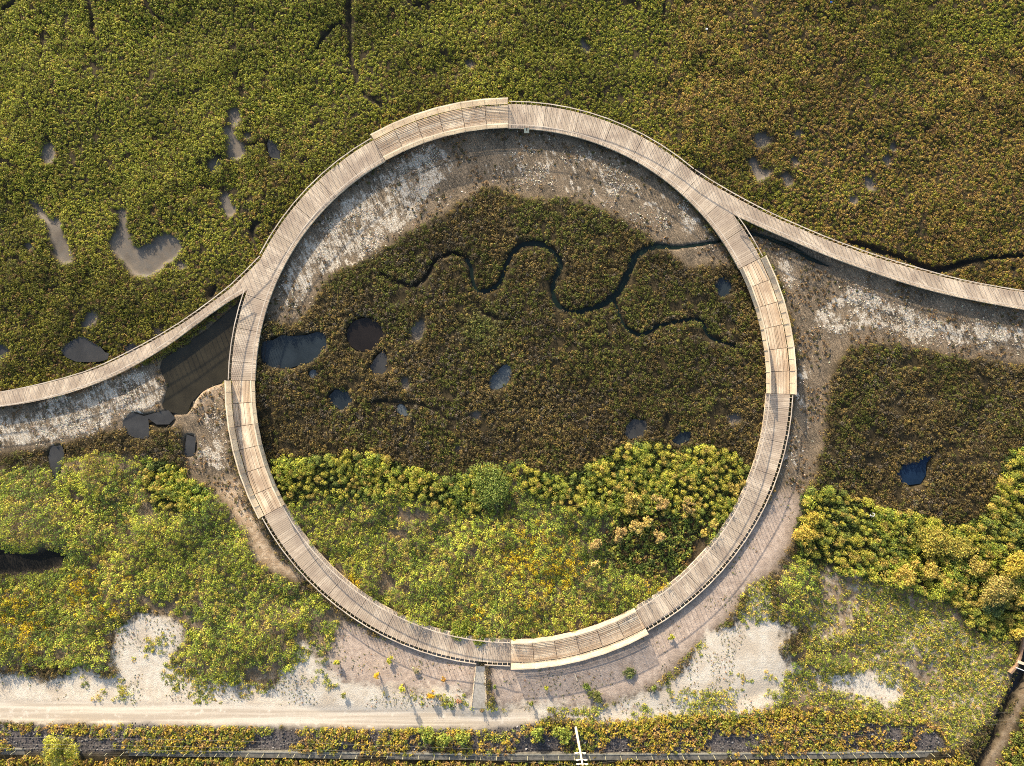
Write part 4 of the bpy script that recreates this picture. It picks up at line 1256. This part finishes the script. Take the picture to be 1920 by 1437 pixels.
# dry bleached flakes and stalks on the flats
x8, y8 = scatter(0.22, xr=(-62, 62), yr=(-16, 31))
sw = samp(blur(salt_m, .8), x8, y8) * .9 + samp(blur(wet_m & ~tri_m, .4), x8, y8) * .28 + samp(blur(tan_m, .3), x8, y8) * .4
k = (rng.random(len(x8)) < sw * np.clip((fbm(x8, y8, 2.6, 85, 4) - .45) * 5, 0, 1) * .38) & (samp(blur(creek_m | ponds_m | ditch_m, .15), x8, y8) < .15)
X, Y = x8[k], y8[k]; M = len(X)
pale = rng.random(M) < (.35 + .5 * samp(blur(salt_m, .8), X, Y))
base = np.where(pale[:, None], np.array([[.74, .66, .53]]), np.array([[.40, .28, .16]])) * (0.5 + .7 * rng.random((M, 1)))
T, Cc = leaves(np.stack([X, Y, zat(X, Y) + .01], 1), .10 + .14 * rng.random(M), .03 + .07 * rng.random(M), base, 4, 0.095, seed=20, jit=.5, hue=.2, up=.8)
tag(mesh_np('dried_algae', T, 3, STRAW, Cc), 'bleached dry algae flakes and stalks on the bare flats', 'dried algae', kind='stuff')
# dead marsh tufts dotted on the flats
x9, y9 = scatter(0.5, xr=(-62, 62), yr=(-18, 31))
k = (samp(blur(wet_m & ~tri_m, .3), x9, y9) > .5) & (rng.random(len(x9)) < .55 * (1.2 - samp(blur(salt_m, .8), x9, y9))) & (fbm(x9, y9, 3, 86, 3) > .45) & (samp(blur(creek_m | ponds_m | ditch_m, .15), x9, y9) < .15)
edge_in = (rr > 28.2) & (rr < RI + .3)
X, Y = x9[k], y9[k]; M = len(X)
base = pick([(0.17, 0.11, 0.05), (0.10, 0.09, 0.03), (0.34, 0.23, 0.11)], np.tile([.5, .3, .3], (M, 1)))
T, Cc = leaves(np.stack([X, Y, zat(X, Y) - .03], 1), .12 + .2 * rng.random(M), .14 + .2 * rng.random(M), base, 12, 0.13, seed=21)
tag(mesh_np('dead_tufts', T, 3, LEAF, Cc), 'brown dead tufts dotted over the bare mud flats', 'tufts', kind='stuff')


# --- individual shrubs
def shrub(px, py, rpx, h, col, label, group, n=130, tan=False, flat=1.0, seed=0, lsz=.15, name='shrub', cat='shrub'):
    zc = h * .6
    x, y = W(px, py, zc)
    z = float(zat(np.array([x]), np.array([y]))[0])
    t = thing(name, (x, y, z), label, cat, group, rng.random() * .0)
    g = np.random.default_rng(500 + seed)
    r = rpx / S
    m = MB()
    for k in range(4):
        a = g.random() * 6.28; e = (math.cos(a) * r * .45, math.sin(a) * r * .45, h * (.55 + .2 * g.random()))
        m.tube([(0, 0, -.15), (e[0] * .4, e[1] * .4, e[2] * .55), e], [.05, .035, .012], 5)
    m.build('stem', BARK, t)
    K = max(4, int(7 + r * r * 14))
    a = g.random(K) * 6.28; q = np.sqrt(g.random(K)) * r * .72
    lop = 1 + .30 * np.cos(a - g.random() * 6.28) + .22 * np.cos(2 * a - g.random() * 6.28) + .18 * np.cos(3 * a - g.random() * 6.28)
    q = q * lop
    cen = np.stack([np.cos(a) * q, np.sin(a) * q * flat, h * (.22 + .36 * (1 - (q / (1.5 * r + 1e-6)) ** 2)) + .28 * h * g.random(K)], 1)
    bc = np.array([col]) * (1.0 + .4 * g.random((K, 1)))
    T, Cc = leaves(cen, r * (.16 + .24 * g.random(K)) + .05, h * (.20 + .16 * g.random(K)), bc, max(10, int(n / K)), lsz, seed=900 + seed, hue=.28, jit=1.1, spread=.22)
    mesh_np('foliage', T, 3, LEAF, Cc, t)
    return t


YG, AMB, TANC, GLD, GRN = (.48, .47, .06), (.70, .43, .03), (.42, .31, .115), (.46, .355, .08), (.20, .25, .055)
G1 = 'lone shrubs on the dirt below the ring'
SH = [
    (635, 1240, 7, .7, YG, 'yellow green shrub at the left end of the dirt, beside the scrub', G1),
    (731, 1238, 6.5, .7, YG, 'bright yellow green shrub just below the lower left deck', G1),
    (708, 1263, 6, 1.2, AMB, 'amber shrub casting a long shadow above the road', G1),
    (756, 1288, 6.5, 2.0, YG, 'tall yellow green shrub whose long shadow crosses the road', G1),
    (810, 1300, 8.5, 1.0, AMB, 'large round amber shrub beside the road', G1),
    (832, 1272, 5, .6, (.48, .27, .05), 'small orange shrub left of the gravel ramp', G1),
    (862, 1311, 6, .35, (.50, .30, .17), 'flat orange pink shrub near the foot of the ramp', G1),
    (844, 1320, 5, .4, GRN, 'small green shrub at the road edge left of the ramp', G1),
    (645, 1300, 6, .5, (.24, .24, .06), 'small olive shrub on white sand by the road', G1),
    (782, 1258, 7, .5, (.34, .30, .16), 'thin pale grey shrub on the dirt between amber and orange shrubs', G1),
    (1024, 1288, 5, .7, YG, 'small yellow green shrub right of the ramp on the dirt', G1),
    (996, 1317, 4.5, .8, (.22, .24, .05), 'narrow olive shrub by the white sand right of the ramp', G1),
    (1118, 1302, 13, .4, (.17, .18, .05), 'low spreading green shrub on the dirt below the bottom platform', G1),
    (1099, 1285, 8, .4, GRN, 'small dark green shrub beside the pale stake', G1),
    (1225, 1287, 7, .45, GRN, 'dark green shrub at the edge of the right hand sand', G1),
    (1260, 1193, 5.5, .6, YG, 'yellow green shrub beside the right end of the bottom platform', G1),
    (1180, 1262, 13, .4, (.18, .20, .07), 'low grey green shrub in the shadow of the bottom platform', G1),
    (928, 1285, 4, .4, GRN, 'small dark shrub beside the gravel ramp, right of its edging', G1),
    (924, 1305, 4.5, .4, (.18, .17, .05), 'small olive shrub beside the foot of the gravel ramp', G1),
]
G2 = 'golden shrubs on the right bank'
SH += [
    (1694, 1082, 24, 1.5, GLD, 'large golden shrub over the sandy gap, the biggest on the right bank', G2),
    (1742, 1073, 17, 1.5, GLD, 'golden shrub right of the biggest one on the right bank', G2),
    (1775, 1096, 15, 1.3, GLD, 'round golden shrub standing lowest right of the sandy gap', G2),
    (1715, 1055, 9, 1.2, GLD, 'small golden shrub above the biggest one on the right bank', G2),
    (1584, 1061, 8, 1.0, GLD, 'small lone golden shrub amid dark green rushes', G2),
    (1512, 1002, 22, 1.5, (.48, .37, .07), 'golden shrub at the edge of the bare dirt right of the ring', G2),
    (1523, 972, 18, 1.4, (.44, .36, .06), 'yellow shrub above the golden one at the dirt edge', G2),
    (1835, 1062, 22, 1.5, (.42, .33, .08), 'dull gold shrub left of the right edge shrubs', G2),
    (1868, 1102, 34, 1.9, (.38, .31, .09), 'broad gold and olive shrub near the right edge', G2),
    (1895, 1060, 26, 1.6, (.46, .37, .06), 'bright yellow shrub at the right edge above the broad one', G2),
    (1912, 1128, 10, 1.3, GLD, 'small golden shrub at the very right edge below the broad one', G2),
    (1905, 1190, 13, 1.3, (.50, .38, .07), 'lone golden shrub low on the right edge', G2),
    (1755, 1015, 36, 1.6, (.40, .34, .07), 'wide mottled gold shrub in the middle of the right bank', G2),
    (1800, 1030, 26, 1.5, (.38, .33, .07), 'mottled gold shrub joined to the right of the wide one', G2),
    (1860, 1135, 22, 1.0, (.13, .17, .06), 'grey green shrub below the broad gold one', G2),
]
G3 = 'tan reed tufts inside the ring'
SH += [
    (1162, 1000, 14, 1.4, TANC, 'tan feathery reed tuft, left half of the slanting pair', G3),
    (1192, 988, 16, 1.4, (.52, .40, .13), 'pale gold reed tuft, upper half of the slanting pair', G3),
    (1213, 978, 11, 1.3, (.52, .41, .12), 'small pale gold reed tuft at the upper end of the slanting pair', G3),
    (1236, 1006, 12, 1.4, TANC, 'single tan reed tuft right of the slanting pair', G3),
    (1116, 1020, 13, 1.2, TANC, 'tan reed tuft left of the slanting pair', G3),
    (1116, 1058, 9, 1.0, (.46, .37, .12), 'small pale reed tuft lowest inside the ring', G3),
    (1340, 983, 10, 1.0, (.50, .40, .10), 'round gold tuft beside the right inner rail', G3),
    (1320, 999, 9, 1.0, (.50, .38, .09), 'round gold tuft below its twin by the right inner rail', G3),
    (1185, 940, 20, 1.3, (.46, .36, .09), 'gold tuft spread above the slanting pair', G3),
    (1240, 945, 16, 1.3, TANC, 'tan tuft right of the spread gold one', G3),
    (1290, 950, 15, 1.3, TANC, 'tan tuft at the edge of the round rush clumps', G3),
]
G4 = 'green bushes inside the ring'
SH += [
    (925, 915, 42, 1.5, (.20, .25, .055), 'large round leafy green bush at the marsh edge inside the ring', G4),
    (860, 1180, 22, .9, (.26, .30, .045), 'bright green bush against the inner rail at the bottom', G4),
    (905, 1190, 18, .8, (.24, .28, .045), 'green bush beside the bottom platform, inside the ring', G4),
]
for i, s in enumerate(SH):
    r = s[2]
    shrub(*s[:5], s[5], s[6], n=int(80 + r * r * 3.6), seed=i, lsz=.11 if r < 10 else .125)
# leafy bushes on the rubble top
G5 = 'green bushes at the top of the rubble slope'
for i, (px, py, r, lab) in enumerate(((800, 1376, 18, 'leftmost green bush spilling over the rubble'), (835, 1382, 15, 'green bush second from left on the rubble'), (872, 1380, 17, 'large green bush in the middle of the rubble slope'),
                                      (1010, 1370, 14, 'green bush left of the utility pole gap'), (1055, 1372, 18, 'dense green bush just left of the utility pole'))):
    shrub(px, py, r, 1.1, (.26, .30, .055), lab, G5, n=500, seed=100 + i, lsz=.17)

# --- tree at bottom left
tx, ty = W(124, 1396, 2.2)
tree = thing('tree', (tx, ty, .3), 'rounded yellow green tree growing over the low wall at bottom left', 'tree')
m = MB(); m.tube([(0, 0, -.6), (.05, 0, 1.2), (.1, .05, 2.4)], [.2, .15, .1], 9)
for k in range(7):
    a = k * .9; m.tube([(.05, 0, 1.0 + .15 * k), (math.cos(a) * .8, math.sin(a) * .8, 2.0 + .15 * k), (math.cos(a) * 1.5, math.sin(a) * 1.5, 2.5 + .18 * k)], [.07, .05, .02], 6)
m.build('trunk', BARK, tree)
K = 70
g = np.random.default_rng(77)
dd = g.standard_normal((K, 3)); dd /= np.linalg.norm(dd, axis=1)[:, None]; dd[:, 2] = np.abs(dd[:, 2]) * .9 - .12
q = g.random(K) ** .4
cen = dd * q[:, None] * np.array([2.0, 2.15, 1.9]) + np.array([0, 0, 2.3])
cen[:, 1] -= .2
bc = np.array([(.56, .54, .08)]) * (.75 + .4 * g.random((K, 1))); bc[::4] = np.array([.20, .21, .05])
T, Cc = leaves(cen, .42 + .28 * g.random(K), .38 + .25 * g.random(K), bc, 62, .13, seed=78, hue=.2, jit=.9)
mesh_np('crown', T, 3, LEAF, Cc, tree)

# ------------------------------------------------------------------ light, sky, camera
EL, AZ = R(19.5), math.atan2(-0.36, 0.93)          # azimuth from north, west negative
sd = Vector((math.sin(AZ) * math.cos(EL), math.cos(AZ) * math.cos(EL), math.sin(EL)))
sun = bpy.data.lights.new('sun', 'SUN'); sun.energy = 5.0; sun.angle = R(1.3); sun.color = (1.0, 0.86, 0.66)
so = link(bpy.data.objects.new('sun', sun)); so.rotation_euler = sd.to_track_quat('Z', 'Y').to_euler()
wd = bpy.data.worlds.new('World'); scene.world = wd; wd.use_nodes = True
nt = wd.node_tree
bg = nt.nodes['Background']
sk = nt.nodes.new('ShaderNodeTexSky'); sk.sky_type = 'NISHITA'; sk.sun_disc = False
sk.sun_elevation = EL; sk.sun_rotation = AZ; sk.air_density = 1.0; sk.dust_density = 2.0; sk.ozone_density = 0.4
nt.links.new(sk.outputs[0], bg.inputs[0]); bg.inputs[1].default_value = 0.15

cam = bpy.data.cameras.new('camera'); cam.sensor_width = 36; cam.lens = 24; cam.clip_end = 6000
co = link(bpy.data.objects.new('camera', cam)); co.location = (0, 0, H); co.rotation_euler = (0, 0, 0)
scene.camera = co
scene.view_settings.view_transform = 'Standard'; scene.view_settings.look = 'None'
scene.view_settings.exposure = 0.76; scene.view_settings.gamma = 1
scene.cycles.use_denoising = False; scene.cycles.filter_width = 1.0
scene.cycles.max_bounces = 5; scene.cycles.diffuse_bounces = 3; scene.cycles.transmission_bounces = 2
